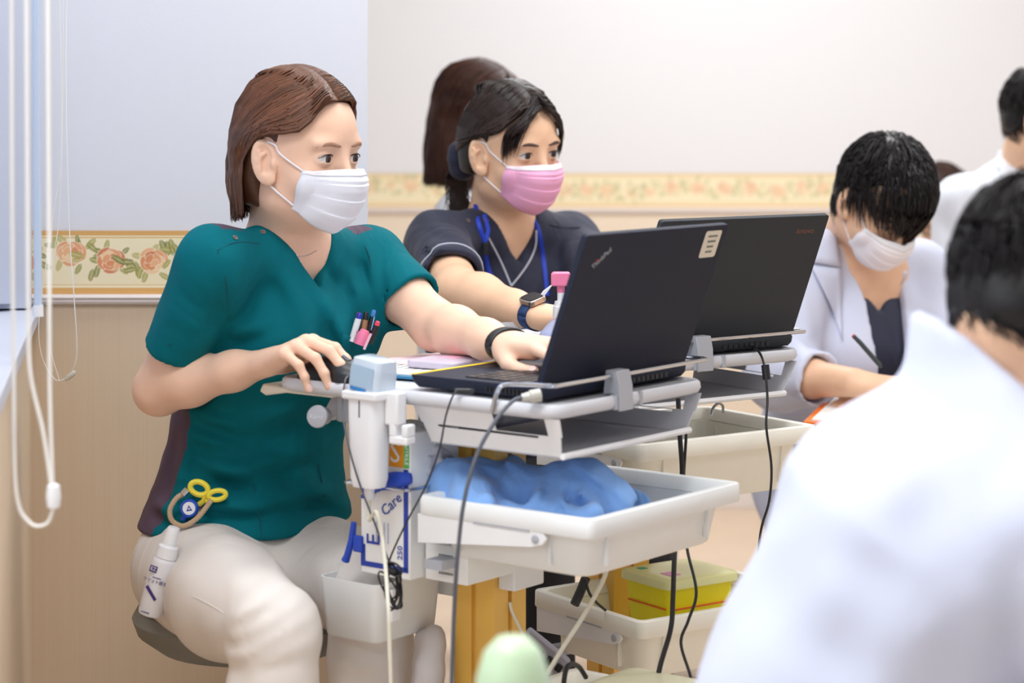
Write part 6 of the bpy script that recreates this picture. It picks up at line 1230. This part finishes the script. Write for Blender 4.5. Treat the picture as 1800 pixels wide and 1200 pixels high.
cable('scanner_cable', 'cream cable hanging from the barcode scanner', [SCAN.translation, SCAN.translation + Vector((0, -.002, -.03)), P(662, 900, 2.885), P(674, 960, 2.875), P(682, 1060, 2.80), P(685, 1140, 2.79), P(689, 1260, 2.79)], .0028, M_CORDC)
MB().tube([SCAN.translation + Vector((0, 0, .002)), P(656, 868, 2.92)], [.0052, .0042], 10).obj('strain_relief', M_CORDC, bpy.data.objects['scanner_cable'], world=True)
cable('power_cable', 'thick black cable between the two bins', [P(1192, 700, 3.17), P(1195, 765, 3.165), P(1199, 835, 3.16), P(1192, 900, 3.15), P(1186, 970, 3.10), P(1183, 1050, 3.06), P(1179, 1105, 3.04), P(1160, 1172, 3.02), P(1150, 1230, 3.02)], .0036, M_RUB)
cable('power_cable', 'slim black cable right of the thick one between the bins', [P(1206, 700, 3.175), P(1206, 765, 3.17), P(1202, 835, 3.165), P(1202, 900, 3.15), P(1208, 965, 3.10), P(1224, 1040, 3.06), P(1210, 1090, 3.05), P(1197, 1130, 3.04), P(1214, 1190, 3.02), P(1220, 1240, 3.02)], .0022, M_RUB)
pc = cable('power_cable', 'black power cable with a ferrite block hanging from the rear laptop', [P(1302, 606, 3.415), P(1318, 607, 3.40), P(1334, 618, 3.345), P(1344, 645, 3.315), P(1349, 700, 3.30), P(1347, 750, 3.285), P(1356, 820, 3.28), P(1352, 880, 3.28), P(1338, 930, 3.28), P(1330, 1000, 3.28)], .0020, M_RUB)
MB().tube([P(1345, 641, 3.317), P(1348, 667, 3.313)], .0062, 12).obj('ferrite', M_BLK, pc, world=True); MB().tube([P(1292, 607, 3.42), P(1316, 607, 3.405)], .005, 10).obj('plug', M_BLK, pc, world=True)
cable('cream_cable', 'cream cable slanting below the front bin', [P(1068, 985, 3.0), P(1062, 1015, 3.0), P(1030, 1075, 2.98), P(985, 1145, 2.96), P(950, 1205, 2.95)], .0032, M_CORDC)
cable('cream_cable', 'short cream cable below the white outlet box', [P(896, 1058, 3.02), P(900, 1075, 3.02), P(912, 1100, 3.02), P(926, 1130, 3.02), P(935, 1170, 3.02)], .0022, M_CORDC)
cable('strap', 'wide black strap under the front bin', [P(1030, 1015, 3.22), P(1020, 1040, 3.21), P(1010, 1062, 3.20)], .007, M_RUB); cable('power_cable', 'black cable entering the cream bin', [P(1028, 1016, 3.20), P(1036, 1042, 3.20), P(1048, 1058, 3.22), P(1064, 1072, 3.26)], .0022, M_RUB)
cable('power_cable', 'black cable arching over the lowest bin', [P(988, 1230, 2.95), P(994, 1180, 2.95), P(1004, 1167, 2.97), P(1018, 1172, 3.0), P(1030, 1190, 3.02)], .0035, M_RUB)
hk = empty('hook', P(1262, 712, 3.36), 0, 'small chrome hook over the rim of the empty cream bin', 'hook'); MB().tube(spline([P(1250, 730, 3.33), P(1253, 718, 3.34), P(1262, 709, 3.36), P(1270, 712, 3.38), P(1271, 724, 3.40)], 6), .0022, 8).obj('wire', M_CHROME, hk, world=True)
ps = empty('power_strip', P(955, 1150, 3.25), 0, 'grey power strip with black plugs behind the front column', 'power strip'); Mp = frame(P(955, 1148, 3.25), (.75, 0, -.6), (-.2, -1, .2)); MB(Mp).box(-.04, .04, -.018, .018, -.012, .012).obj('housing', mat('strip_grey', (168, 166, 180), .5), ps, world=True, bevel=.004)
for i in range(4): MB(Mp).box(-.030 + i * .018, -.020 + i * .018, -.006, .006, .012, .020).obj('plug', M_BLK, ps, world=True, bevel=.002)
gc = SDF(); gc.rc(pq(762, 1120, 3.02), pq(750, 1230, 3.0), .018, .024, .01); gc.rc(pq(742, 1118, 3.03), pq(738, 1230, 3.03), .010, .016, .01); gc.fn(lambda p: .0010 * swave(p, (.3, .2, 1), 160, 0, 1), pq(755, 1160, 3.0), .2, 0, 'd'); tag(solid(gc, 'grey_cloth', mat('cloth_taupe', (196, 188, 186), .9), None, *bb([pq(740, 1110, 3.05), pq(765, 1235, 2.98)], .05), .004), 'folded grey cloth hanging right of the small basket', 'cloth')
# pale green bottle out of focus on a stand in front
fg = P(902, 1200, 1.92); fs = empty('side_table', (fg.x, fg.y, 0), 0, 'small round white side table below the pale green bottle', 'table'); MB().lathe([(.10, .60), (.102, .603), (.102, .617), (.10, .62)], 36).obj('top', M_WHT, fs); MB().lathe([(.016, .02), (.016, .60)], 14).obj('post', M_CHROME, fs); MB().lathe([(.11, 0), (.11, .012), (.03, .02)], 30).obj('foot', M_WHT, fs)
fb = empty('foreground_bottle', (fg.x, fg.y, .62), 0, 'out-of-focus pale green bottle at the bottom edge', 'bottle'); zt_ = 1.27 - (1120 - HOR) * 1.92 / FPX - .62
MB().lathe([(.034, 0), (.037, .004), (.037, zt_ * .45), (.036, zt_ * .62), (.033, zt_ * .80), (.026, zt_ * .93), (.014, zt_)], 32).obj('bottle', mat('bottle_pale_green', (196, 220, 186), .35, sss=.2), fb, smooth=60); MB().lathe([(.0372, zt_ * .15), (.0375, zt_ * .16), (.0375, zt_ * .40), (.0372, zt_ * .41)], 32).obj('label_band', mat('label_pale_blue', (206, 232, 240), .5), fb)
